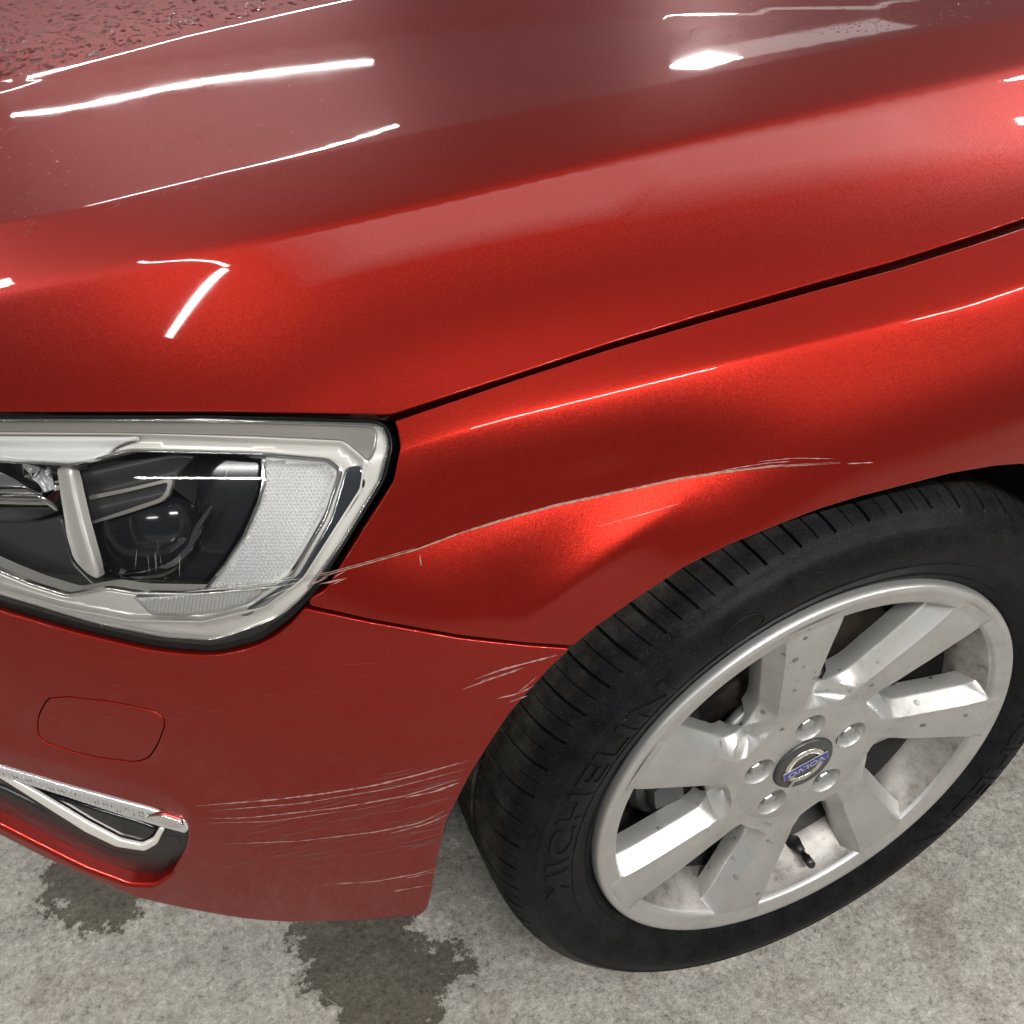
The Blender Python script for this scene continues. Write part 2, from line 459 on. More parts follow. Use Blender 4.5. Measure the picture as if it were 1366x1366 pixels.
def inside(Q, P):
    c = np.zeros(len(Q), bool)
    x, y = Q[:, 0], Q[:, 1]
    a = P; b = np.roll(P, -1, 0)
    for (x1, y1), (x2, y2) in zip(a, b):
        m = (y1 > y) != (y2 > y)
        if m.any():
            xi = x1 + (y - y1) / ((y2 - y1) or 1e-12) * (x2 - x1)
            c ^= m & (x < xi)
    return c
def near(Q, P, d):
    r = np.zeros(len(Q), bool)
    for i in range(0, len(P)):
        r |= ((Q - P[i]) ** 2).sum(1) < d * d
    return r
def panel(name, outline, material, parent=None, off=0.0, step=8, lip=2.2, rnd=.0012, depth=.012, holes=(), creases=(), rounding=2,
          edge_step=5, extra=None, back=False, bulge=None):
    """one skin panel: its outline (and holes) lie on the car's skin, the edges roll over and run inwards"""
    loops = [(close_line(outline, edge_step, rounding), 1, lip, rnd, depth)]
    for h in holes:
        hp = h if isinstance(h, dict) else dict(pts=h)
        loops.append((close_line(hp['pts'], edge_step, hp.get('rounding', 2)), -1, hp.get('lip', lip), hp.get('rnd', rnd), hp.get('depth', depth)))
    inner = [P - s * outn(P) * l for P, s, l, _, _ in loops]
    lo = inner[0].min(0); hi = inner[0].max(0)
    gx, gy = np.meshgrid(np.arange(lo[0] + step / 2, hi[0], step), np.arange(lo[1] + step / 2, hi[1], step * .87))
    gx = gx + (np.arange(gx.shape[0]) % 2)[:, None] * step / 2
    G = np.c_[gx.ravel(), gy.ravel()]
    E = []
    for cr in creases:
        c = sample(cr, 7); t = np.gradient(c, axis=0); t /= np.linalg.norm(t, axis=1)[:, None]; nn = np.c_[-t[:, 1], t[:, 0]]
        for k in (0, 1.2, -1.2, 2.6, -2.6, 4.6, -4.6): E.append(c + nn * k)
        G = G[~near(G, c, 8.5)]
    if E: G = np.vstack([G] + E)
    ok = inside(G, inner[0]) & ~near(G, sample(np.vstack([inner[0], inner[0][:1]]), 3), step * .45)
    for h in inner[1:]:
        ok &= ~inside(G, h) & ~near(G, sample(np.vstack([h, h[:1]]), 3), step * .45)
    G = G[ok]
    V2 = list(map(Vector, np.vstack(inner))); edges = []; k = 0; n0 = []
    for P in inner:
        n = len(P); n0.append((k, n)); edges += [(k + i, k + (i + 1) % n) for i in range(n)]; k += n
    V2 += list(map(Vector, G))
    ov, oe, of, *_r = delaunay_2d_cdt(V2, edges, [], 0, 1e-6)
    orig = _r[0]
    ov = np.array([tuple(v) for v in ov])
    T = np.array([f for f in of if len(f) == 3])
    cen = ov[T].mean(1)
    keep = inside(cen, inner[0])
    for h in inner[1:]: keep &= ~inside(cen, h)
    T = T[keep]
    o_ = off(ov) if callable(off) else off
    if bulge: o_ = o_ + bulge(ov)
    def sf(q, o): return surf(q, o)
    V = surf(ov, o_); N = normals(ov, off if not callable(off) else 0.0)
    if bulge or callable(off):
        e = 1.0
        f = lambda q: surf(q, (off(q) if callable(off) else off) + (bulge(q) if bulge else 0))
        a = f(ov + [e, 0]) - f(ov - [e, 0]); b = f(ov + [0, e]) - f(ov - [0, e]); N = np.cross(a, b); N /= np.linalg.norm(N, axis=1)[:, None]
        N *= np.where((N * (CAM - V)).sum(1) < 0, -1, 1)[:, None]
    # orient faces with the normal
    fn = np.cross(V[T[:, 1]] - V[T[:, 0]], V[T[:, 2]] - V[T[:, 0]])
    fl = (fn * N[T[:, 0]]).sum(1) < 0
    T[fl] = T[fl][:, ::-1]
    F = [tuple(t) for t in T]
    V = list(V); N = list(N)
    inv = {}
    for i, src in enumerate(orig):
        for s in src: inv[s] = i
    for (k0, n), (P, s, l, r, dp), Pi in zip(n0, loops, inner):
        ids = [inv[k0 + i] for i in range(n)]
        pts = np.array([V[i] for i in ids]); nn = np.array([N[i] for i in ids])
        oo = off(P) if callable(off) else off
        if bulge: oo = oo + bulge(P)
        on = surf(P, oo)
        o3 = on - pts; o3 -= (o3 * nn).sum(1)[:, None] * nn; w = np.linalg.norm(o3, axis=1)[:, None]; o3 = o3 / np.maximum(w, 1e-7)
        rings = [ids]
        specs = [(.5, .13, 30), (.87, .5, 60), (1.0, 1.0, 90), (1.0, None, 90)]
        for fr, fd, an in specs:
            dd = r * fd if fd is not None else dp
            q = pts + o3 * w * fr - nn * dd
            a = R(an); m = nn * math.cos(a) + o3 * math.sin(a)
            st = len(V); V += list(q); N += list(m); rings.append(list(range(st, st + n)))
        for a_, b_ in zip(rings[:-1], rings[1:]):
            for i in range(n):
                j = (i + 1) % n
                f = (a_[i], b_[i], b_[j], a_[j])
                v0, v1, v2 = np.array(V[f[0]]), np.array(V[f[1]]), np.array(V[f[2]])
                if np.dot(np.cross(v1 - v0, v2 - v0), N[f[1]]) < 0: f = f[::-1]
                F.append(f)
    return mesh(name, V, F, material, parent, N=N)
def fade(poly, fn, w=6.0):
    P = close_line(poly, 4, 1); P = np.vstack([P, P[:1]])
    def g(q):
        d, _ = sdist(q, P); return fn(q) * sstep(np.abs(d), 1.5, w)
    return g
def tag(o, label=None, cat=None, group=None, kind=None):
    for k, v in (('label', label), ('category', cat), ('group', group), ('kind', kind)):
        if v: o[k] = v
    return o
def ribbon(name, line, width, off, material, parent, taper=True):
    """a thin mark lying on the skin"""
    c = smooth_line(line, 5, 2); t = np.gradient(c, axis=0); t /= np.linalg.norm(t, axis=1)[:, None]; nn = np.c_[-t[:, 1], t[:, 0]]
    n = len(c); s = np.linspace(0, 1, n)
    w = width * (np.minimum(1, np.minimum(s, 1 - s) * 5 + .15) if taper else 1) * (1 + .35 * rng.standard_normal(n)).clip(.3, 1.8)
    a = surf(c - nn * w[:, None] / 2, off * .4); m = surf(c, off); b = surf(c + nn * w[:, None] / 2, off * .4)
    V = np.vstack([a, m, b]); N = normals(c, off); F = []
    for i in range(n - 1):
        F += [(i, n + i, n + i + 1, i + 1), (n + i, 2 * n + i, 2 * n + i + 1, n + i + 1)]
    return mesh(name, V, F, material, parent, N=np.vstack([N, N, N]))
def rev(profile, seg=128, cy=None, a0=0, a1=2 * math.pi, close=True):
    """revolve (radius, y) about the wheel axle"""
    V, F = [], []; n = len(profile)
    cnt = seg if close else seg + 1
    for i in range(cnt):
        a = a0 + (a1 - a0) * i / seg
        for r, y in profile: V.append((r * math.cos(a), y, r * math.sin(a)))
    for i in range(seg):
        j = (i + 1) % cnt
        for k in range(n - 1): F.append((i * n + k, j * n + k, j * n + k + 1, i * n + k + 1))
    return np.array(V), F

# ------------------------------------------------------------------ setting
def on_floor(u, v, z=0.0):
    d = rays([(u, v)])[0]; t = (z - CAM[2]) / d[2]; return CAM + d * t
FZ = -0.003
n = 60
floor = mesh('floor', [(-6, -6, FZ), (8, -6, FZ), (8, 8, FZ), (-6, 8, FZ)], [(0, 1, 2, 3)], M_FLOOR, smooth=False)
tag(floor, 'rough grey concrete workshop floor', kind='structure')
def puddle(pts, label):
    P = close_line([on_floor(u, v)[:2] * 1000 for u, v in pts], 6, 1)
    lo, hi = P.min(0) - 50, P.max(0) + 50; st = 7.0
    nx, ny = int((hi[0] - lo[0]) / st) + 1, int((hi[1] - lo[1]) / st) + 1
    g = np.stack(np.meshgrid(lo[0] + st * np.arange(nx), lo[1] + st * np.arange(ny)), -1).reshape(-1, 2)
    d, _ = sdist(g, np.vstack([P, P[:1]])); d = np.where(inside(g, P), np.abs(d), -np.abs(d))
    keep = d > -42; idx = -np.ones(len(g), int); idx[keep] = np.arange(keep.sum())
    F = []
    for j in range(ny - 1):
        for i in range(nx - 1):
            q = [j * nx + i, j * nx + i + 1, (j + 1) * nx + i + 1, (j + 1) * nx + i]
            if all(keep[k] for k in q): F.append([idx[k] for k in q])
    V = np.c_[g[keep] / 1000, np.full(keep.sum(), FZ + .0008)]
    o = mesh('puddle', V, F, M_WET)
    at = o.data.attributes.new('wet', 'FLOAT', 'POINT'); at.data.foreach_set('value', (.5 + d[keep] / 42 * .5).astype(np.float32))
    return tag(o, label, 'puddle', 'wet patches on the concrete')
puddle([(60, 1100), (70, 1150), (52, 1200), (60, 1212), (80, 1218), (95, 1240), (130, 1250), (150, 1236), (180, 1225), (186, 1200), (185, 1150), (150, 1110)], 'small dark wet patch under the lower lamp corner of the bumper')
puddle([(400, 1190), (395, 1232), (380, 1262), (405, 1285), (402, 1320), (448, 1335), (452, 1350), (440, 1400), (570, 1410), (585, 1345), (600, 1305), (640, 1295), (640, 1265), (560, 1248), (545, 1222), (500, 1190)], 'large dark wet patch on the floor in front of the tyre')

# ------------------------------------------------------------------ the car
car = bpy.data.objects.new('car', None); COL.objects.link(car)
tag(car, 'red metallic car with scratched front corner parked on the concrete', 'car')
def arch(r, y, a0, a1, n=14, cz=.315):
    return [tuple(project([(r * math.cos(R(a)), y, cz + r * math.sin(R(a)))])[0]) for a in np.linspace(a0, a1, n)]
BUMP_TOP = None
GAP_B = [(-150, 545), (0, 549), (300, 549), (480, 552), (512, 553)]
GAP_R = [(524, 552), (683, 501), (811, 458.5), (939, 420), (1093, 376), (1195, 348), (1298, 315), (1366, 292), (1480, 252), (1600, 205)]
HOOD = GAP_B + GAP_R + [(1600, -110), (-150, -110)]
hood = panel('bonnet', HOOD, M_PAINT, car, step=9, creases=[L_A, L_B, L_C], lip=2.2, rnd=.0014, depth=.02, rounding=1)
gl = [(u + (1.5 if u > 600 else 0), v + 6.5 + max(0, (u - 700) / 700 * 5)) for u, v in GAP_R]
RARCH = arch(.352, -.006, 55, 0, 8)
FEND = [(526, 562)] + gl[1:] + [(1700, 700), RARCH[-1]] + RARCH[::-1][1:] + [(1366, 619), (1327, 622), (1268, 632), (1209, 647), (1150, 662), (1091, 680), (1032, 703), (973, 727), (914, 756),
        (855, 795), (796, 836), (765, 862), (702, 858), (614, 848), (497, 827), (412, 808), (412, 800), (434, 787), (471, 728), (525, 642), (534, 595), (530, 572)]
fender = panel('front_wing', FEND, M_PAINT, car, step=7, creases=[L_E, L_F, L_G], lip=2.0, rnd=.0014, depth=.018, rounding=1, edge_step=4)
LAMP = [(-150, 548), (0, 553), (287, 554), (508, 560), (520, 570), (525, 594), (515, 639), (462, 725), (425, 786), (393, 822), (348, 855), (287, 871), (205, 864), (102, 840), (0, 811), (-150, 760)]
BUMP_TOP = [(-150, 763), (0, 815), (100, 845), (205, 870), (290, 877), (352, 861), (396, 828), (405, 812)]
SLOT = [(-150, 975), (0, 1023), (91, 1050), (195, 1078), (246, 1096), (250, 1111), (246, 1134), (228, 1166), (205, 1181), (172, 1180), (113, 1158), (45, 1124), (0, 1101), (-150, 1030)]
TOW = [(63, 931), (91, 929), (150, 936), (204, 947), (220, 958), (220, 970), (210, 995), (199, 1012), (181, 1017.5), (130, 1011), (91, 1002), (58, 990), (49, 978), (50, 955)]
BUMP_TOP = [tuple(q) for q in smooth_line(BUMP_TOP, 8, 14)]
BUMP = BUMP_TOP + [(497, 831), (614, 852), (702, 862), (761, 866), (735, 890), (707, 921), (680, 952), (658, 985), (627, 1034), (595, 1097), (583, 1150), (576, 1190), (571, 1212), (560, 1222),
        (477, 1229), (386, 1231), (330, 1227), (254, 1214), (181, 1198), (66, 1148), (0, 1114), (-150, 1040)]
bumper = panel('bumper', BUMP, M_PAINT, car, step=8, creases=[L_H[(L_H[:, 0] > -150)]], lip=2.0, rnd=.0014, depth=.022, rounding=1, edge_step=4,
    holes=[dict(pts=SLOT, lip=4.5, rnd=.0035, depth=.026, rounding=2), dict(pts=TOW, lip=1.2, rnd=.0008, depth=.006, rounding=2)])
tcx = np.mean(TOW, axis=0)
panel('tow_cover', [tuple(tcx + (np.array(q) - tcx) * np.array([.985, .97])) for q in TOW], M_PAINT, car, step=8, lip=1.2, rnd=.0008, depth=.006, rounding=2, edge_step=4)
panel('bumper_underlay', BUMP, M_EDGE, car, off=-.03, step=30, lip=2, rnd=.001, depth=.005, holes=[dict(pts=[(u*1.0+0,v) for u,v in SLOT], lip=2, rnd=.001, depth=.004)], edge_step=15)
def Z1(p): return [(x / 2.439, 520 + y / 2.439) for x, y in p]
def Z2(p): return [(x / 2.203, 880 + y / 2.203) for x, y in p]
def part_empty(name, uv, off=-.03):
    o = bpy.data.objects.new(name, None); COL.objects.link(o); o.parent = car; o.empty_display_size = .05
    return o
M_DCHROME = mat('dark_chrome', (.30, .31, .34), .12, 1.0)
M_DARKSATIN = mat('dark_satin_lamp_housing', (.055, .055, .058), .34, .3)
M_LENSBLACK = mat('projector_black', (.012, .013, .016), .12)
M_CLEARRIB = mat('clear_ribbed_plastic', (.62, .62, .62), .16, .5)
# ---- headlight
lamp = part_empty('headlight', (300, 700))
c0 = np.array([270., 700.])
def inset(poly, px):
    P = close_line(poly, 5, 1); return [tuple(q) for q in (P - outn(P) * px)]
LIN = inset(LAMP, 5)
panel('seal', LAMP, M_RUBBER, lamp, off=-.004, step=12, lip=1.5, rnd=.001, depth=.02, rounding=7,
      holes=[dict(pts=Z1([(-350, 70), (0, 92), (700, 92), (1232, 106), (1258, 128), (1268, 182), (1244, 292), (1113, 504), (1014, 648), (908, 742), (800, 785), (690, 820), (520, 808), (300, 762), (0, 672), (-350, 560)]), lip=3, rnd=.002, depth=.030, rounding=7)])
panel('lens', inset(LAMP, 7), M_LENS, lamp, off=-.0015, step=9, lip=3, rnd=.0025, depth=.004, rounding=7)
panel('housing', inset(LAMP, 4), M_LENSBLACK, lamp, off=-.088, step=14, lip=2, rnd=.002, depth=.005)
INNER = [(-350, 225), (0, 232), (230, 243), (420, 196), (840, 206), (1072, 226), (1112, 262), (1060, 420), (950, 605), (880, 645), (640, 668), (440, 664), (345, 648), (215, 672), (100, 636), (0, 594), (-350, 430)]
FR_OUT = [(-350, 66), (0, 88), (700, 88), (1236, 102), (1264, 126), (1273, 184), (1248, 296), (1117, 508), (1018, 654), (912, 750), (802, 792), (690, 827), (520, 815), (300, 770), (0, 680), (-350, 568)]
def fb(q):   # the frame steps down from the top band to the inner band
    d, _ = sdist(q, sample(Z1([(-350, 148), (430, 150), (1110, 176), (1178, 232), (1165, 320), (980, 610), (860, 700), (660, 748), (420, 742), (200, 700), (0, 640), (-350, 540)]), 6))
    return -.006 * sstep(d, -3, 5) + .002 * np.exp(-((d + 3) / 3) ** 2)
panel('bezel', Z1(FR_OUT), M_SATIN, lamp, off=-.010, step=7, lip=3, rnd=.002, depth=.02, rounding=7, bulge=fb, holes=[dict(pts=Z1(INNER), lip=4, rnd=.003, depth=.018)],
      creases=[sample(Z1([(-300, 148), (430, 150), (1110, 176), (1178, 232), (1165, 320), (980, 610), (860, 700), (660, 748), (420, 742), (200, 700), (0, 640)]), 6)])
panel('smoky_strip', Z1([(-350, 84), (0, 98), (700, 99), (1205, 112), (1228, 135), (1222, 190), (1195, 240), (1178, 215), (1120, 166), (800, 150), (430, 142), (-350, 135)]), M_SMOKE, lamp, off=-.0068, step=8, lip=2.5, rnd=.002, depth=.006)
panel('light_guide', Z1([(-350, 146), (0, 148), (250, 150), (455, 152), (350, 205), (235, 244), (100, 232), (0, 216), (-350, 200)]), M_FLASH, lamp, off=-.008, step=5, lip=3, rnd=.002, depth=.004,
      bulge=lambda q: .0022 * np.sin((q[:, 1] - 578) * .22))
panel('chrome_edge', Z1([(1122, 250), (1175, 245), (1196, 300), (1170, 350), (1010, 600), (905, 690), (800, 745), (770, 738), (870, 672), (965, 610), (1075, 420)]), M_DCHROME, lamp, off=-.0085, step=6, lip=4, rnd=.004, depth=.02)
def lens_b(q):
    d = np.hypot((q[:, 0] - 195) / 75, (q[:, 1] - 705) / 72); return .030 * np.sqrt(np.clip(1 - d * d, 0, 1))
panel('projector', Z1([(236, 252), (420, 215), (600, 212), (850, 232), (838, 330), (790, 440), (745, 525), (650, 640), (440, 652), (345, 640), (322, 600), (258, 400)]), M_LENSBLACK, lamp, off=-.068, step=5, lip=3, rnd=.002, depth=.015,
      bulge=lens_b, rounding=2)
panel('projector_shroud', Z1([(246, 262), (330, 236), (560, 212), (640, 222), (560, 290), (556, 330), (520, 360), (400, 400), (285, 440), (262, 400)]), M_DARKSATIN, lamp, off=-.036, step=6, lip=3, rnd=.003, depth=.03,
      bulge=lambda q: .003 * np.sin((q[:, 1] - 600) * .13 + q[:, 0] * .03))
panel('shroud_rib', Z1([(285, 345), (420, 318), (556, 286), (562, 300), (548, 345), (525, 366), (420, 402), (290, 440), (286, 432), (520, 352), (538, 330), (545, 302), (420, 332), (290, 360)]), M_SMOKE, lamp, off=-.033, step=4, lip=1, rnd=.001, depth=.004, edge_step=3, rounding=1)
panel('lens_rim', Z1([(395, 600), (480, 588), (560, 555), (605, 510), (635, 440), (682, 378), (690, 384), (652, 445), (626, 520), (575, 572), (485, 606), (400, 612)]), M_DCHROME, lamp, off=-.048, step=4, lip=1, rnd=.001, depth=.006, edge_step=3, rounding=1)
panel('inner_ring', Z1([(425, 488), (520, 486), (600, 480), (604, 495), (560, 530), (500, 545), (430, 540), (430, 532), (500, 536), (548, 520), (585, 494), (425, 497)]), M_DARKSATIN, lamp, off=-.044, step=4, lip=1, rnd=.001, depth=.004, edge_step=3, rounding=1)
panel('silver_fin', Z1([(176, 250), (232, 246), (240, 330), (262, 430), (292, 530), (322, 606), (318, 622), (280, 606), (236, 560), (212, 470), (190, 350)]), M_SATIN, lamp, off=-.022, step=5, lip=4, rnd=.004, depth=.008,
      bulge=lambda q: .004 * np.cos((q[:, 0] - 90 - .25 * (q[:, 1] - 620)) * .16))
panel('reflector_bowl', Z1([(-350, 150), (0, 262), (60, 290), (130, 345), (196, 400), (110, 428), (60, 436), (0, 432), (-350, 430)]), M_CHROME, lamp, off=-.050, step=5, lip=3, rnd=.003, depth=.02,
      bulge=lambda q: .010 * np.sin((q[:, 1] - 640) * .07))
panel('lower_shade', Z1([(-350, 440), (0, 440), (110, 434), (200, 412), (232, 560), (300, 630), (335, 650), (215, 664), (100, 628), (0, 588), (-350, 430)][:-1] + [(-350, 560)]), M_DARKSATIN, lamp, off=-.045, step=7, lip=3, rnd=.003, depth=.02)
panel('speckled_plate', Z1([(60, 236), (170, 256), (184, 330), (186, 385), (150, 340), (100, 285)]), M_REFL, lamp, off=-.052, step=5, lip=2, rnd=.001, depth=.01, bulge=lambda q: .0008 * np.sin(q[:, 0] * 1.7) * np.sin(q[:, 1] * 1.9))
IN_P = close_line(Z1(INNER), 5, 2)
panel('bezel_piping', [tuple(q) for q in IN_P + outn(IN_P) * 1.5], M_CHROME, lamp, off=-.0078, step=4, lip=1.2, rnd=.001, depth=.003, edge_step=4, rounding=0, holes=[dict(pts=[tuple(q) for q in IN_P - outn(IN_P) * 2.2], lip=1.2, rnd=.001, depth=.004, rounding=0)])
FO_P = close_line(Z1(FR_OUT), 5, 7)
panel('outer_piping', [tuple(q) for q in FO_P - outn(FO_P) * 2.0], M_CHROME, lamp, off=-.0055, step=4, lip=1.2, rnd=.001, depth=.003, edge_step=4, rounding=0, holes=[dict(pts=[tuple(q) for q in FO_P - outn(FO_P) * 5.4], lip=1.2, rnd=.001, depth=.004, rounding=0)])
# faceted side reflector
RF = Z1([(855, 214), (1068, 232), (1102, 264), (1058, 400), (985, 530), (935, 605), (868, 640), (664, 660), (745, 560), (812, 440), (850, 330)])
def hexfield(name, poly, parent, off, hgt, s, material, sy=None, ang=0):
    P = close_line(poly, 4, 0); lo, hi = P.min(0), P.max(0); sy = sy or s
    cs = []
    j = 0; y = lo[1]
    while y < hi[1]:
        x = lo[0] + (s / 2 if j % 2 else 0)
        while x < hi[0]: cs.append((x, y)); x += s
        y += sy * .866; j += 1
    C = np.array(cs); C = C[inside(C, P) & ~near(C, sample(np.vstack([P, P[:1]]), 3), s * .5)]
    a = np.radians(np.arange(6) * 60 + 30)
    ring = np.stack([np.cos(a) * s * .577, np.sin(a) * sy * .577], 1)
    rim = surf((C[:, None] + ring[None]).reshape(-1, 2), off).reshape(-1, 6, 3); ap = surf(C, off + hgt)
    mid = surf((C[:, None] + ring[None] * .55).reshape(-1, 2), off + hgt * .75).reshape(-1, 6, 3)
    V, F = [], []
    for k in range(len(C)):
        b = len(V); V += list(rim[k]) + list(mid[k]) + [ap[k]]
        for i in range(6):
            j = (i + 1) % 6; F += [(b + i, b + 6 + i, b + 6 + j, b + j), (b + 6 + i, b + 12, b + 6 + j)]
    o = mesh(name, V, F, material, parent, smooth=False); o['kind'] = 'stuff'; return o
panel('side_reflector', RF, M_REFL, lamp, off=-.029, step=7, lip=3, rnd=.002, depth=.02)
hexfield('reflector_facets', inset(RF, 3.5), lamp, -.0288, .0022, 5.4, M_REFL)
panel('reflector_rim', Z1([(846, 218), (862, 222), (866, 300), (848, 370), (800, 480), (740, 570), (672, 655), (655, 655), (728, 565), (790, 470), (834, 365), (850, 300)]), M_CHROME, lamp, off=-.024, step=4, lip=2, rnd=.002, depth=.015, edge_step=3, rounding=1)
SM = Z1([(428, 676), (520, 672), (700, 652), (862, 640), (846, 668), (790, 704), (700, 728), (600, 740), (490, 736)])
panel('side_marker', SM, M_CLEARRIB, lamp, off=-.0095, step=2.4, lip=2, rnd=.0015, depth=.01, edge_step=3, bulge=fade(SM, lambda q: .0009 * np.abs(np.sin(q[:, 0] * .62 + q[:, 1] * .1)), 5))
# seam line of rubber blobs down the right edge of the lamp
gl2 = sample(Z1([(1256, 210), (1232, 300), (1110, 500), (1005, 640)]), 4.2)
V, F = [], []
for q in gl2:
    p = surf([q], -.006)[0]; nn = normals([q])[0]; b = len(V)
    for k in range(6):
        a = k * math.pi / 3; V.append(p + .0012 * (math.cos(a) * RT + math.sin(a) * UP))
    V.append(p + nn * .0016)
    F += [(b + k, b + (k + 1) % 6, b + 6) for k in range(6)]
o = mesh('seal_beads', V, F, M_SMOKE, lamp); o['kind'] = 'stuff'
# ---- lower running lamp in the bumper slot
low = part_empty('lower_lamp', (100, 1100))
SB = [(cx_, cy_) for cx_, cy_ in SLOT]
P_ = close_line(SLOT, 5, 1); SB = [tuple(q) for q in P_ + outn(P_) * 4]
panel('insert', SB, M_BLACK, low, off=-.016, step=7, lip=2, rnd=.002, depth=.01, bulge=lambda q: .004 * np.sin((q[:, 1] - .22 * q[:, 0] - 1040) * .035))
GP = panel('gloss_panel', Z2([(-200, 250), (0, 356), (200, 415), (400, 475), (462, 498), (440, 528), (412, 538), (350, 522), (255, 475), (110, 385), (0, 352), (-200, 300)]), M_GLOSSB, low, off=-.009, step=5, lip=3, rnd=.002, depth=.01)
panel('gloss_lower', Z2([(-200, 340), (0, 375), (110, 428), (255, 520), (340, 560), (430, 574), (478, 552), (492, 510), (540, 520), (528, 560), (490, 625), (440, 645), (380, 643), (270, 600), (130, 535), (0, 470), (-200, 400)]), M_BLACK, low, off=-.012, step=7, lip=4, rnd=.003, depth=.01)
panel('chrome_trim', Z2([(-200, 262), (0, 352), (100, 415), (250, 510), (340, 553), (425, 566), (462, 545), (484, 498), (468, 494), (448, 530), (415, 546), (350, 531), (260, 484), (110, 394), (0, 334), (-200, 245)]), M_SATIN, low, off=-.005, step=3, lip=2.4, rnd=.0015, depth=.003, edge_step=3, rounding=1)
DR = Z2([(-200, 240), (0, 318), (200, 378), (430, 440), (545, 478), (552, 500), (545, 514), (500, 502), (380, 468), (200, 408), (0, 345), (-200, 268)])
panel('running_light', DR, M_CLEARRIB, low, off=.001, step=2.6, lip=2, rnd=.003, depth=.008, edge_step=2.5, rounding=1,
      bulge=fade(DR, lambda q: .0010 * np.sin((q[:, 0]) * 1.05) * (q[:, 0] < 195), 5))
panel('light_end_cap', Z2([(425, 462), (470, 458), (530, 478), (538, 496), (500, 492), (428, 470)]), M_CHROME, low, off=.004, step=3, lip=1.5, rnd=.0015, depth=.004, edge_step=3, rounding=1)
# ---- liner, underbody and engine-bay skin behind the panels
V, F = rev([(.378, .045), (.378, .38), (.10, .38)], 48, a0=R(-10), a1=R(166), close=False)
mesh('wheel_arch_liner', V + np.array([0, 0, .315]), F, M_BLACK, car)
V, F = rev([(.392, .075), (.392, .38), (.20, .40)], 24, a0=R(158), a1=R(188), close=False)
mesh('front_liner', V + np.array([0, 0, .315]), F, M_BLACK, car)
def box(name, lo, hi, material, parent):
    x0, y0, z0 = lo; x1, y1, z1 = hi
    V = [(x0, y0, z0), (x1, y0, z0), (x1, y1, z0), (x0, y1, z0), (x0, y0, z1), (x1, y0, z1), (x1, y1, z1), (x0, y1, z1)]
    F = [(0, 3, 2, 1), (4, 5, 6, 7), (0, 1, 5, 4), (1, 2, 6, 5), (2, 3, 7, 6), (3, 0, 4, 7)]
    return mesh(name, V, F, material, parent, smooth=False)
box('underbody', (-.60, .40, .17), (2.4, 1.6, .60), M_EDGE, car)
box('sill', (.39, .10, .18), (2.4, .45, .66), M_EDGE, car)
# ------------------------------------------------------------------ the wheel
WC = (0, 0, .3185)
wheel = bpy.data.objects.new('wheel', None); COL.objects.link(wheel); wheel.parent = car; wheel.location = WC
# tyre
prof = [(.2265, .016), (.2290, .0105), (.2330, .0065), (.2375, .0035), (.2385, .0042), (.2460, .0000), (.2540, -.0040), (.2550, -.0034), (.2630, -.0062), (.2720, -.0072), (.2800, -.0062), (.2870, -.0036),
        (.2885, -.0040), (.2930, -.0012), (.2942, .0006), (.2990, .0042), (.3030, .0082), (.3046, .0108), (.3068, .0145), (.3090, .0190), (.3108, .0240), (.3126, .0300), (.3140, .0360), (.3152, .0430), (.3162, .0510), (.3169, .0590),
        (.3174, .0670), (.3177, .0720), (.3177, .0732), (.3110, .0740), (.3110, .0815), (.3180, .0823), (.3183, .090), (.3187, .100), (.3190, .110), (.3190, .1152), (.3120, .116), (.3120, .123), (.3190, .1238), (.3188, .135), (.3184, .150), (.3180, .158), (.3110, .159), (.3110, .166), (.3177, .167), (.3165, .185), (.3140, .203), (.3090, .220), (.300, .232), (.272, .240), (.240, .232), (.2265, .215)]
PITCH_N = 62
mm = .001
cols = np.array([-2.8, -1.6, -1.1, 1.1, 1.6, 2.8, 7, 13.5, 14.9, 15.7, 16.5, 23]) * mm / .318     # main groove, then a thin sipe
dep = np.array([0, 0, 1, 1, 0, 0, 0, 0, 0, .45, 0, 0.]); dep[8] = 0
V = []; F = []
pitch = 2 * math.pi / PITCH_N
angs = np.concatenate([k * pitch + cols for k in range(PITCH_N)]); deps = np.tile(dep, PITCH_N)
npf = len(prof)
for a, dd in zip(angs, deps):
    for r, y in prof:
        band = max(0, min(1, (y - .0075) / .004)) * max(0, min(1, (.073 - y) / .001)) if r > .30 else 0
        if .084 < y < .115 and r > .315: band = .9
        if .126 < y < .157 and r > .315: band = .8
        sl = 0
        if r > .295 and y > .0:
            q = (y - .008) / .065; sl = (-.020 + .055 * q - .022 * q * q)
        rr = r - dd * band * .0052
        aa = a + sl
        x, z = rr * math.cos(aa), rr * math.sin(aa)
        yy = y
        if z < -.3185 + .0005: z = -.3185 + .0005 + (z + .318) * .02
        V.append((x, yy, z))
na = len(angs)
for i in range(na):
    j = (i + 1) % na
    for k in range(npf - 1): F.append((i * npf + k, i * npf + k + 1, j * npf + k + 1, j * npf + k))
tyre = mesh('tyre', V, F, M_TYRE, wheel)
tyre.data.set_sharp_from_angle(angle=R(38))
def wall_y(r):
    P = np.array(prof[:20]); return np.interp(r, P[:, 0], P[:, 1])
def text_mesh(txt, size, extrude=.0, bold=0.0, res=3):
    cu = bpy.data.curves.new('lettering', 'FONT'); cu.body = txt; cu.size = size; cu.align_x = 'CENTER'; cu.offset = bold; cu.extrude = extrude; cu.resolution_u = res
    ob = bpy.data.objects.new('lettering', cu); COL.objects.link(ob)
    dg = bpy.context.evaluated_depsgraph_get(); me = bpy.data.meshes.new_from_object(ob.evaluated_get(dg))
    bpy.data.objects.remove(ob); return me
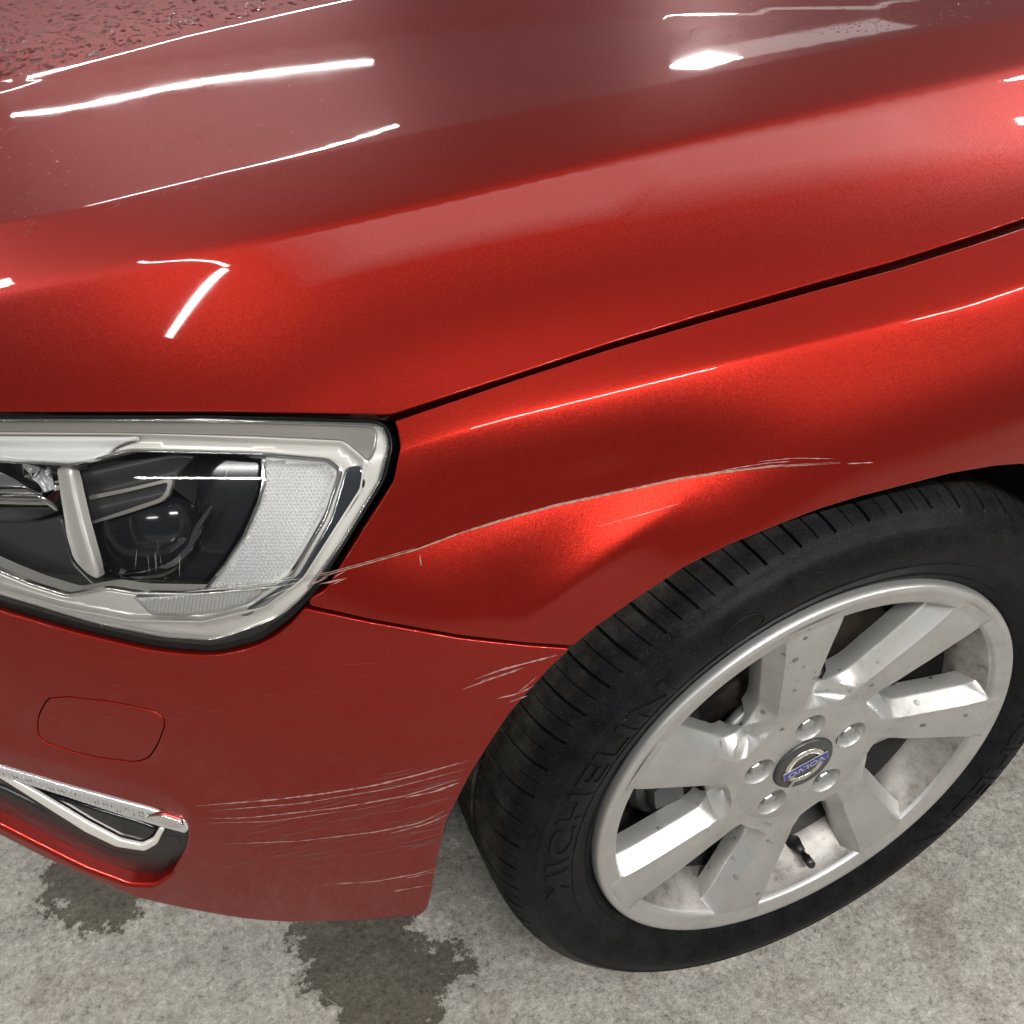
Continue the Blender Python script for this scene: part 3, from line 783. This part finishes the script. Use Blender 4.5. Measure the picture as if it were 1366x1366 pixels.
def wall_text(txt, size, a_mid, radius, squeeze=1.0, bold=.0, spread=1.0, h=.0010):
    """lettering round the tyre wall, tops outward, read clockwise"""
    import bmesh
    me = text_mesh(txt, size, .0005, bold)
    bm = bmesh.new(); bm.from_mesh(me)
    bmesh.ops.triangulate(bm, faces=bm.faces)
    for lim in (.16, .10, .07):
        bmesh.ops.subdivide_edges(bm, edges=[e for e in bm.edges if e.calc_length() > size * lim], cuts=1)
        bmesh.ops.triangulate(bm, faces=[f for f in bm.faces if len(f.verts) > 3])
    for v in bm.verts:
        x, y, z = v.co; r = radius + y; a = a_mid - x * spread / radius
        v.co = (r * math.cos(a), wall_y(r) - (h if z > 0 else -.001), r * math.sin(a))
    bmesh.ops.recalc_face_normals(bm, faces=bm.faces)
    bm.to_mesh(me); bm.free()
    return link('tyre_lettering', me, M_LETTER, wheel, smooth=False)
wall_text('MICHELIN', .033, R(160), .2585, spread=1.75, bold=.0004)
wall_text('MICHELIN', .033, R(-20), .2585, spread=1.75, bold=.0004)
# oval emblem on the wall
V = []; F = []; nn_ = 48
for i in range(nn_):
    t = 2 * math.pi * i / nn_
    for w, hh in ((1.0, .001), (1.0, -.0007), (.93, -.0007), (.93, .001)):
        rr = .268 + .0125 * w * math.sin(t); aa = R(117) + .075 * w * math.cos(t)
        V.append((rr * math.cos(aa), wall_y(rr) + hh, rr * math.sin(aa)))
for i in range(nn_):
    j = (i + 1) % nn_
    for k in range(3): F.append((i * 4 + k, i * 4 + k + 1, j * 4 + k + 1, j * 4 + k))
mesh('tyre_emblem', V, F, M_LETTER, wheel)
# rim: lip, barrel
lipf = [(.2285, .022), (.2293, .012), (.2290, .0050), (.2278, .0016), (.2262, .0003), (.2235, .0000), (.2200, .0010), (.2150, .0022), (.2105, .0030), (.2086, .0036), (.2072, .0056), (.2064, .0092)]
V, F = rev(lipf, 192)
rim = mesh('rim', V, F, M_ALLOY, wheel)
V, F = rev([(.2065, .0092), (.2050, .015), (.2010, .025), (.1955, .038), (.1915, .047), (.1900, .052)], 144); mesh('barrel', V, F, M_BARREL, wheel)
V, F = rev([(.1901, .0515), (.188, .056), (.1800, .070), (.1750, .078), (.1735, .12), (.178, .20), (.19, .215)], 144); mesh('inner_barrel', V, F, M_DUST_SHADE, wheel)
# spokes (one swept sector, seven times)
RHO = np.array([.0755, .0780, .0805, .0812, .0820, .0835, .0860, .0895, .0935, .0965, .0990, .1005, .103, .107, .112, .120, .130, .142, .155, .168, .180, .190, .197, .201, .204, .206, .2078, .2092, .2110, .2150, .2188])
tp_r = [.074, .085, .10, .12, .15, .18, .210]
tp = np.array([.0335, .0320, .0305, .0295, .0285, .028, .028])
tm = np.array([.0060, .0030, .0005, -.0055, -.0125, -.0190, -.0275])
SEC = 2 * math.pi / 7
def faceang(r):
    a1 = np.interp(r, tp_r, tp / np.array(tp_r)); a0 = np.interp(r, tp_r, tm / np.array(tp_r)) + SEC
    mid = (a0 + a1) / 2
    # the web between two spokes closes in a rounded heel near the hub
    k = np.clip((r - .0805) / .012, 0, 1); k = np.sqrt(1 - (1 - k) ** 2)
    mid0 = mid
    return mid0 + (a1 - mid) * k, mid0 + (a0 - mid) * k, mid0
def y_face(r):
    if r > .2085: return np.interp(r, [.2085, .2105, .2150, .2200], [.0034, .0028, .0020, .0009])
    return np.interp(r, [.06, .085, .12, .16, .19, .2035, .2085], [.01622, .0160, .0118, .0072, .0042, .0034, .0034])
def win(r):
    """half opening of the window as a share of the half gap between bevels"""
    if r <= .0990: return None
    a = np.clip((r - .0990) / .016, 0, 1); a = math.sqrt(1 - (1 - a) ** 2)
    b = np.clip((.2078 - r) / .010, 0, 1); b = .84 + .16 * math.sqrt(1 - (1 - b) ** 2)
    return a * b
V = []; F = []
BV = [0, .06, .14, .35, .6, .82, .93, 1.0]
NF = 10
rows = []
for r in RHO:
    a1, a0, mid = faceang(r)
    face_lo = a0 - SEC                           # left edge of this spoke's face
    half = (a0 - a1) / 2 * r
    bw = min(.0095 + .0025 * np.interp(r, [.10, .20], [0, 1]), half)
    out_ = r > .2085
    if out_: bw = .0012
    w = win(r)
    if out_: opn = max(0.0, half - bw)
    elif w is None: opn = 0.0
    else: opn = max(0.0, (half - bw)) * w
    row = {}
    yf = y_face(r)
    dmax = .0160 * min(1, half / .010) if not out_ else .0009
    if w is None: dm_ = dmax * (half / max(half, 1e-6))
    def bev(tt): return yf + dmax * (tt ** 1.15) if True else 0
    # columns: from window side of previous gap up to face, across, and down to the next window
    span = half - opn                            # tangential length of the bevel (incl. heel)
    left = [(face_lo - span * t / r, yf + dmax * (t ** .95) + .0006 * math.sin(math.pi * min(1, t * 6)) * 0) for t in BV[::-1]]
    face = [(face_lo + (a1 - face_lo) * i / NF, yf + (-.0004 + .0004 * math.cos(2 * math.pi * i / NF)) * min(1, max(0, (r - .083) / .02))) for i in range(1, NF)]
    right = [(a1 + span * t / r, yf + dmax * (t ** .95)) for t in BV]
    pts = left + face + right
    st = len(V)
    V += [(r * math.cos(a), y, r * math.sin(a)) for a, y in pts]
    rows.append((st, len(pts), opn))
n_ = rows[0][1]
for (s0, _, _), (s1, _, _) in zip(rows[:-1], rows[1:]):
    for k in range(n_ - 1): F.append((s0 + k, s0 + k + 1, s1 + k + 1, s1 + k))
# side walls: drop both outer columns to the back of the spoke
st = len(V)
for (s0, _, opn), r in zip(rows, RHO):
    for col in (s0, s0 + n_ - 1):
        x, y, z = V[col]; sg = 1 if col != s0 else -1
        ang = math.atan2(z, x); back = y_face(r) + .036 if r > .0985 else y + .001
        dep_ = np.interp(r, [.0985, .103], [.0, 1]) if r < .103 else 1
        yb = y + (back - y) * dep_
        rr = r; aa = ang - sg * .0015 / r
        V.append((rr * math.cos(aa + sg * .0024 / r), y + (yb - y) * .10, rr * math.sin(aa + sg * .0024 / r)))
        V.append((rr * math.cos(aa + sg * .001 / r), yb, rr * math.sin(aa + sg * .001 / r)))
for i in range(len(rows) - 1):
    for sd in (0, 1):
        c0_ = rows[i][0] + (n_ - 1 if sd else 0); c1_ = rows[i + 1][0] + (n_ - 1 if sd else 0)
        b0 = st + i * 4 + sd * 2; b1 = st + (i + 1) * 4 + sd * 2
        f1 = (c0_, b0, b1, c1_); f2 = (b0, b0 + 1, b1 + 1, b1)
        F += [f1, f2] if sd else [f1[::-1], f2[::-1]]
me = bpy.data.meshes.new('spoke'); me.from_pydata(V, [], F); me.update(); me.materials.append(M_ALLOY); me.shade_smooth(); me.set_sharp_from_angle(angle=R(50))
for k in range(7):
    o = bpy.data.objects.new('spoke', me); COL.objects.link(o); o.parent = wheel
    o.rotation_euler = (0, -(R(49.7) + k * SEC), 0)
# hub face with five bolt pockets and the cap seat
def circle(cx, cz, r, n): return [(cx + r * math.cos(t), cz + r * math.sin(t)) for t in np.linspace(0, 2 * math.pi, n, endpoint=False)]
LUGS = [(.054 * math.cos(R(22.7 + 72 * k)), .054 * math.sin(R(22.7 + 72 * k))) for k in range(5)]
loops = [circle(0, 0, .0760, 112), circle(0, 0, .0335, 64)] + [circle(x, z, .0165, 36) for x, z in LUGS]
v2, e2, k = [], [], 0
for L in loops:
    v2 += [Vector(p) for p in L]; e2 += [(k + i, k + (i + 1) % len(L)) for i in range(len(L))]; k += len(L)
for rr in (.040, .047, .054, .061, .068, .0725):
    for t in np.linspace(0, 2 * math.pi, int(rr * 1200), endpoint=False):
        p = (rr * math.cos(t), rr * math.sin(t))
        if all(math.hypot(p[0] - x, p[1] - z) > .0180 for x, z in LUGS): v2.append(Vector(p))
ov, oe, of, og, *_ = delaunay_2d_cdt(v2, e2, [], 0, 1e-7)
def hy(x, z):
    r = math.hypot(x, z); return .0162 + .002 * sstep(np.array([r]), .045, .034)[0] - .0
V = [(p[0], hy(*p), p[1]) for p in ov]; F = []
for f in of:
    c = sum((ov[i] for i in f), Vector((0, 0))) / len(f)
    if c.length > .0760 or c.length < .0335 or any((c - Vector(l)).length < .01645 for l in LUGS): continue
    F.append(tuple(f))
for x, z in LUGS:
    st = len(V); n = 36; ringspec = [(.0165, 0), (.0159, .0010), (.0150, .0035), (.0140, .009), (.0134, .014), (.0, .0141)]
    for rr, dy in ringspec[:-1]:
        for p in circle(x, z, rr, n): V.append((p[0], hy(x, z) + dy, p[1]))
    V.append((x, hy(x, z) + .0141, z))
    for a in range(4):
        for i in range(n): F.append((st + a * n + i, st + a * n + (i + 1) % n, st + (a + 1) * n + (i + 1) % n, st + (a + 1) * n + i))
    for i in range(n): F.append((st + 4 * n + i, st + 4 * n + (i + 1) % n, len(V) - 1))
# web skirt outside the hub face
hubm = mesh('hub', V, F, M_ALLOY, wheel); hubm.data.set_sharp_from_angle(angle=R(32))
V, F = rev([(.0740, .0200), (.0800, .036), (.0950, .040), (.0955, .050), (.060, .054)], 96); mesh('hub_back', V, F, M_ALLOY, wheel)
# bolts
V = []; F = []
hexr = [(.0128, .014), (.0128, .0120), (.0120, .0108), (.0106, .0105), (.0104, .0020), (.0092, .0006), (.0, .0001)]
for rr, y in hexr[:-1]:
    for i in range(12):
        t = math.pi * i / 6; q = rr * (1 if (i % 2 == 0 or y > .0121) else .885); V.append((q * math.cos(t), y, q * math.sin(t)))
V.append((0, hexr[-1][1], 0))
for a in range(5):
    for i in range(12): F.append((a * 12 + i, a * 12 + (i + 1) % 12, (a + 1) * 12 + (i + 1) % 12, (a + 1) * 12 + i))
for i in range(12): F.append((60 + i, 60 + (i + 1) % 12, 72))
bme = bpy.data.meshes.new('lug_bolt'); bme.from_pydata(V, [], F); bme.update(); bme.materials.append(M_BOLT); bme.shade_smooth(); bme.set_sharp_from_angle(angle=R(25))
for i, (x, z) in enumerate(LUGS):
    o = bpy.data.objects.new('lug_bolt', bme); COL.objects.link(o); o.parent = wheel; o.location = (x, .0186, z); o.scale = (.74, 1, .74); o.rotation_euler = (0, .5 + i * 1.1, 0)
# cap
V, F = rev([(.0, .0146), (.030, .0150), (.0318, .0158), (.0326, .0175), (.0328, .022)], 72)
mesh('hub_cap', V, F, M_BADGE, wheel)
V, F = rev([(.0222, .0150), (.0216, .0138), (.0170, .0138), (.0165, .0150)], 72)
mesh('badge_ring', V, F, M_BSILV, wheel)
def wheel_pt(u, v, y=.015):
    d = rays([(u, v)])[0]; t = (y - CAM[1]) / d[1]; p = CAM + d * t; return p[0] - WC[0], p[2] - WC[2]
pa, pb = wheel_pt(1046.6, 1031), wheel_pt(1096, 1004)
BA = math.atan2(pb[1] - pa[1], pb[0] - pa[0])
def rot_flat(me, ang, y):
    for v in me.vertices:
        x, yy, zz = v.co; v.co = (x * math.cos(ang) - yy * math.sin(ang), y - zz, x * math.sin(ang) + yy * math.cos(ang))
def plate(name, w, h, y, th, material, ang, cx=0, cz=0):
    pts = [(-w / 2, -h / 2), (w / 2, -h / 2), (w / 2, h / 2), (-w / 2, h / 2)]
    ins = .0003
    V = [(x, z, 0) for x, z in pts] + [(x - math.copysign(ins, x), z - math.copysign(ins, z), th) for x, z in pts]
    F = [(4, 5, 6, 7)] + [(i, (i + 1) % 4, 4 + (i + 1) % 4, 4 + i) for i in range(4)]
    me = bpy.data.meshes.new(name); me.from_pydata([(x + cx, z + cz, t) for x, z, t in V], [], F); rot_flat(me, ang, y); me.update()
    return link(name, me, material, wheel, smooth=False)
plate('badge_bar_edge', .0500, .0108, .0140, .0010, M_BSILV, BA)
plate('badge_bar', .0484, .0092, .0132, .0010, M_BLUE, BA)
tme = text_mesh('VOLVO', .0098, .0003, .0002); 
for v in tme.vertices: v.co.x *= 1.25; v.co.y -= .0034
rot_flat(tme, BA + math.pi, .0124); tme.update(); link('badge_lettering', tme, M_BSILV, wheel, smooth=False)
plate('badge_arrow', .0095, .0030, .0140, .0010, M_BSILV, BA + math.pi + R(45), .0245, 0)
# valve
def tube_mesh(name, path, rad, material, parent, seg=14):
    V, F = [], []
    P = [Vector(p) for p in path]
    for i, p in enumerate(P):
        d = (P[min(i + 1, len(P) - 1)] - P[max(i - 1, 0)]).normalized(); a = d.orthogonal().normalized(); b = d.cross(a)
        for k in range(seg):
            t = 2 * math.pi * k / seg; V.append(tuple(p + (a * math.cos(t) + b * math.sin(t)) * rad[i]))
    for i in range(len(P) - 1):
        for k in range(seg): F.append((i * seg + k, i * seg + (k + 1) % seg, (i + 1) * seg + (k + 1) % seg, (i + 1) * seg + k))
    F += [tuple(range(seg))[::-1], tuple((len(P) - 1) * seg + k for k in range(seg))]
    return mesh(name, V, F, material, parent)
va = R(-76.5); vd = np.array([math.cos(va), 0, math.sin(va)])
def vp(r, y): return tuple(vd * r + np.array([0, y, 0]))
tube_mesh('valve_stem', [vp(.200, .052), vp(.196, .050), vp(.192, .045), vp(.189, .036), vp(.188, .030), vp(.1878, .0295), vp(.187, .022), vp(.1868, .0215), vp(.1855, .010), vp(.185, .009)],
          [.0115, .0110, .0085, .0062, .0052, .0036, .0036, .0048, .0048, .0036], M_BLACK, wheel)
# brake
V, F = rev([(.06, .060), (.080, .062), (.083, .080), (.100, .084), (.158, .084), (.160, .086), (.160, .108), (.158, .110), (.10, .110)], 96)
disc = mesh('brake_disc', V, F, M_DISC, wheel)
V = []; F = []
def arc_block(name, r0, r1, a0, a1, y0, y1, material, n=14):
    V, F = [], []
    for i in range(n + 1):
        a = R(a0 + (a1 - a0) * i / n); s = min(1, min(i, n - i) / 2.5 + .35); rm = (r0 + r1) / 2; h = (r1 - r0) / 2 * s ** .5
        for rr, y in ((rm - h, y0 + .006), (rm - h * .8, y0), (rm + h * .8, y0), (rm + h, y0 + .006), (rm + h, y1), (rm - h, y1)):
            V.append((rr * math.cos(a), y, rr * math.sin(a)))
    for i in range(n):
        for k in range(6): F.append((i * 6 + k, i * 6 + (k + 1) % 6, (i + 1) * 6 + (k + 1) % 6, (i + 1) * 6 + k))
    F += [tuple(range(6)), tuple(n * 6 + k for k in range(6))[::-1]]
    o = mesh(name, V, F, material, wheel); o.data.set_sharp_from_angle(angle=R(35)); return o
arc_block('caliper', .105, .166, 146, 204, .058, .135, M_CAL)
arc_block('caliper_bridge', .128, .160, 156, 166, .050, .060, M_SMOKE)
arc_block('caliper_piston', .112, .150, 182, 197, .046, .060, M_CAL)
arc_block('caliper_bracket', .095, .125, 140, 210, .066, .08, M_BLACK)
# ------------------------------------------------------------------ scratches and rubs (they lie on the skin)
def scr(line, w, parent, m=None, off=.00022):
    return ribbon('scratch', line, w, off, m or M_SCR, parent)
FL = [(403, 772), (439, 766), (497, 750), (556, 733), (614, 711), (673, 693.5), (743, 674), (819, 658), (907, 639), (966, 630), (1024, 623), (1083, 620), (1121, 618)]
scr(FL, 1.7, fender, M_SCRG)
scr([(u, v - 1.6) for u, v in FL[4:]], .7, fender)
scr([(u, v - 2.4) for u, v in FL[0:4]], .8, fender, M_SCRG)
scr([(1130, 618.5), (1165, 617)], 1.2, fender)
scr([(1010, 616), (1060, 611), (1112, 612)], .8, fender); scr([(960, 628), (1020, 618), (1060, 615)], .7, fender)
scr([(845, 690), (905, 672)], .7, fender); scr([(800, 702), (870, 682)], .6, fender); scr([(560, 740), (562, 755)], 1.6, fender, M_SCRG)
for i in range(7):
    u0, v0 = 405 + 40 * rng.random(), 768 + 14 * rng.random(); scr([(u0, v0), (u0 + 12 + 22 * rng.random(), v0 - 6 - 8 * rng.random())], .5 + .5 * rng.random(), fender)
def lamp_scr(line, w): return ribbon('scratch', line, w * .8, -.0009, M_LSCR, lamp)
lamp_scr([(400, 772), (360, 777), (300, 785), (245, 790)], 1.5); lamp_scr([(402, 776), (370, 783), (320, 787)], 1.0); lamp_scr([(395, 768), (350, 779), (290, 783)], .8)
lamp_scr([(398, 781), (372, 790), (352, 800)], .8); lamp_scr([(300, 640), (303, 625)], .6)
for i in range(7):
    u0 = 180 + 60 * rng.random(); v0 = 720 + 20 * rng.random(); lamp_scr([(u0, v0), (u0 + rng.normal() * 3, v0 + 14 + 18 * rng.random())], .45)
B = bumper
scr([(634, 906), (670, 893), (743, 874)], 1.7, B); scr([(640, 909), (690, 895)], .9, B); scr([(616, 920), (660, 904), (700, 890)], 1.0, B)
scr([(662, 932), (690, 926), (712, 915)], 1.2, B); scr([(678, 937), (704, 928)], 1.0, B); scr([(690, 925), (716, 903)], .8, B)
scr([(262, 1075), (363, 1067), (430, 1059), (499, 1048), (560, 1033), (626, 1014)], 1.6, B)
scr([(275, 1082), (400, 1072), (520, 1052), (622, 1026)], .9, B)
scr([(268, 1092), (330, 1091), (450, 1078), (540, 1062), (616, 1038)], 1.1, B)
scr([(270, 1098), (360, 1096), (470, 1080)], .7, B); scr([(540, 1064), (580, 1056), (612, 1044)], 1.6, B)
scr([(300, 1126), (400, 1122), (500, 1110), (560, 1098), (600, 1078)], 1.0, B); scr([(520, 1112), (570, 1099), (598, 1086)], 1.2, B)
scr([(430, 1180), (500, 1176), (560, 1165), (582, 1158)], 1.1, B); scr([(520, 1190), (575, 1180)], .9, B); scr([(540, 1172), (580, 1163)], .7, B)
fine = []
for i in range(110):
    u0 = 270 + 310 * rng.random() ** .6; v0 = 1046 + 110 * rng.random() - .15 * (u0 - 430); L = 18 + 80 * rng.random() ** 1.5
    u1 = min(u0 + L, 636 - (v0 - 1000) * .38)
    if u1 - u0 > 12: fine.append(([(u0, v0), ((u0 + u1) / 2, v0 - (u1 - u0) * .09), (u1, v0 - (u1 - u0) * .22)], .3 + .5 * rng.random()))
for i in range(22):
    t = rng.random(); u0 = 722 - 130 * t; v0 = 903 + 200 * t; L = 6 + 10 * rng.random()
    fine.append(([(u0 - L - 2, v0 + L * .35), (u0 - 3 - 3 * rng.random(), v0 + 1)], .4 + .5 * rng.random()))
for i in range(34):
    u0 = 40 + 440 * rng.random(); v0 = 880 + 60 * rng.random() + (u0 < 300) * 30; fine.append(([(u0, v0), (u0 + 14 + 20 * rng.random(), v0 - 2 + 3 * rng.random())], .25))
VV, FF, UVs = [], [], []
for line, wd in fine:
    c = sample(line, 7); t = np.gradient(c, axis=0); t /= np.linalg.norm(t, axis=1)[:, None]; nn = np.c_[-t[:, 1], t[:, 0]]; n = len(c); s_ = np.linspace(0, 1, n)
    w = wd * np.minimum(1, np.minimum(s_, 1 - s_) * 4 + .1); st = len(UVs)
    for q, k, ww in zip(c, nn, w): UVs += [q - k * ww / 2, q + k * ww / 2]
    FF += [(st + 2 * i, st + 2 * i + 1, st + 2 * i + 3, st + 2 * i + 2) for i in range(n - 1)]
UVs = np.array(UVs); o = mesh('fine_scuffs', surf(UVs, .00015), FF, M_SCUFF, bumper, N=normals(UVs)); o['kind'] = 'stuff'
# ------------------------------------------------------------------ water on the bonnet
def drops(name, pts, rads, parent, skin=True, base_fn=None):
    P, N = base_fn(pts)
    V, F = [], []
    for p, n, r in zip(P, N, rads):
        a = np.cross(n, [0.3, .1, 1.0]); a /= np.linalg.norm(a) + 1e-9; b = np.cross(n, a); st = len(V); s = 7
        fl = .2 + .4 * rng.random(); ex = 1 + .35 * rng.random(); ph = rng.random() * 6
        for rr, hh in ((1.0, .0), (.80, .34), (.42, .54)):
            for k in range(s):
                t = ph + 2 * math.pi * k / s; V.append(p + (a * math.cos(t) * ex + b * math.sin(t) / ex) * r * rr + n * r * hh * fl)
        V.append(p + n * r * .63 * fl)
        for q in (0, 1):
            for k in range(s): F.append((st + q * s + k, st + q * s + (k + 1) % s, st + (q + 1) * s + (k + 1) % s, st + (q + 1) * s + k))
        F += [(st + 2 * s + k, st + 2 * s + (k + 1) % s, st + 3 * s) for k in range(s)]
    o = mesh(name, V, F, M_WATER, parent); o['kind'] = 'stuff'; return o
def on_skin(pts): return surf(pts, .00005), normals(pts)
def scatter(poly, n, dens=None):
    P = np.array(poly, float); lo, hi = P.min(0), P.max(0); out = []
    while len(out) < n:
        q = lo + rng.random((4000, 2)) * (hi - lo); q = q[inside(q, P)]
        if dens: q = q[rng.random(len(q)) < dens(q)]
        out += list(q)
    return np.array(out[:n])
q1 = scatter([(-40, -60), (430, -60), (440, -4), (250, 42), (120, 78), (-40, 120)], 2600)
drops('water_drops', q1, .0010 + .0030 * rng.random(len(q1)) ** 2.5, hood, base_fn=on_skin)
q2 = scatter([(-20, 130), (120, 95), (400, 60), (470, 110), (440, 215), (180, 270), (-20, 330)], 3200, lambda q: np.clip(1.15 - q[:, 0] / 420, .08, 1))
drops('fine_water_drops', q2, .0003 + .0006 * rng.random(len(q2)) ** 2, hood, base_fn=on_skin)
q3 = scatter([(860, 60), (1000, 5), (1366, -30), (1400, 10), (1200, 40)], 1500)
drops('fine_water_drops', q3, .0004 + .0009 * rng.random(len(q3)) ** 2, hood, base_fn=on_skin)

# drops clinging to the wheel
bpy.context.view_layer.update()
dg = bpy.context.evaluated_depsgraph_get()
HP, HN = [], []
for u, v, su, sv, n_ in ((1150, 900, 60, 40, 26), (920, 1110, 45, 30, 34), (1010, 960, 40, 30, 12), (1240, 940, 50, 18, 12), (1070, 860, 20, 50, 10), (1000, 1150, 60, 50, 10)):
    for _ in range(n_):
        q = (u + rng.normal() * su, v + rng.normal() * sv); d = rays([q])[0]
        ok, loc, nor, idx, ob, _m = scene.ray_cast(dg, Vector(CAM), Vector(d).normalized())
        if ok and ob.name.split('.')[0] in ('spoke', 'hub', 'rim'):
            nv = np.array(nor); nv *= 1 if np.dot(nv, d) < 0 else -1
            HP.append(np.array(loc) - np.array(WC)); HN.append(nv)
drops('water_drops', np.zeros((len(HP), 2)), .0008 + .0026 * rng.random(len(HP)) ** 2.5, wheel, base_fn=lambda _p: (np.array(HP), np.array(HN)))
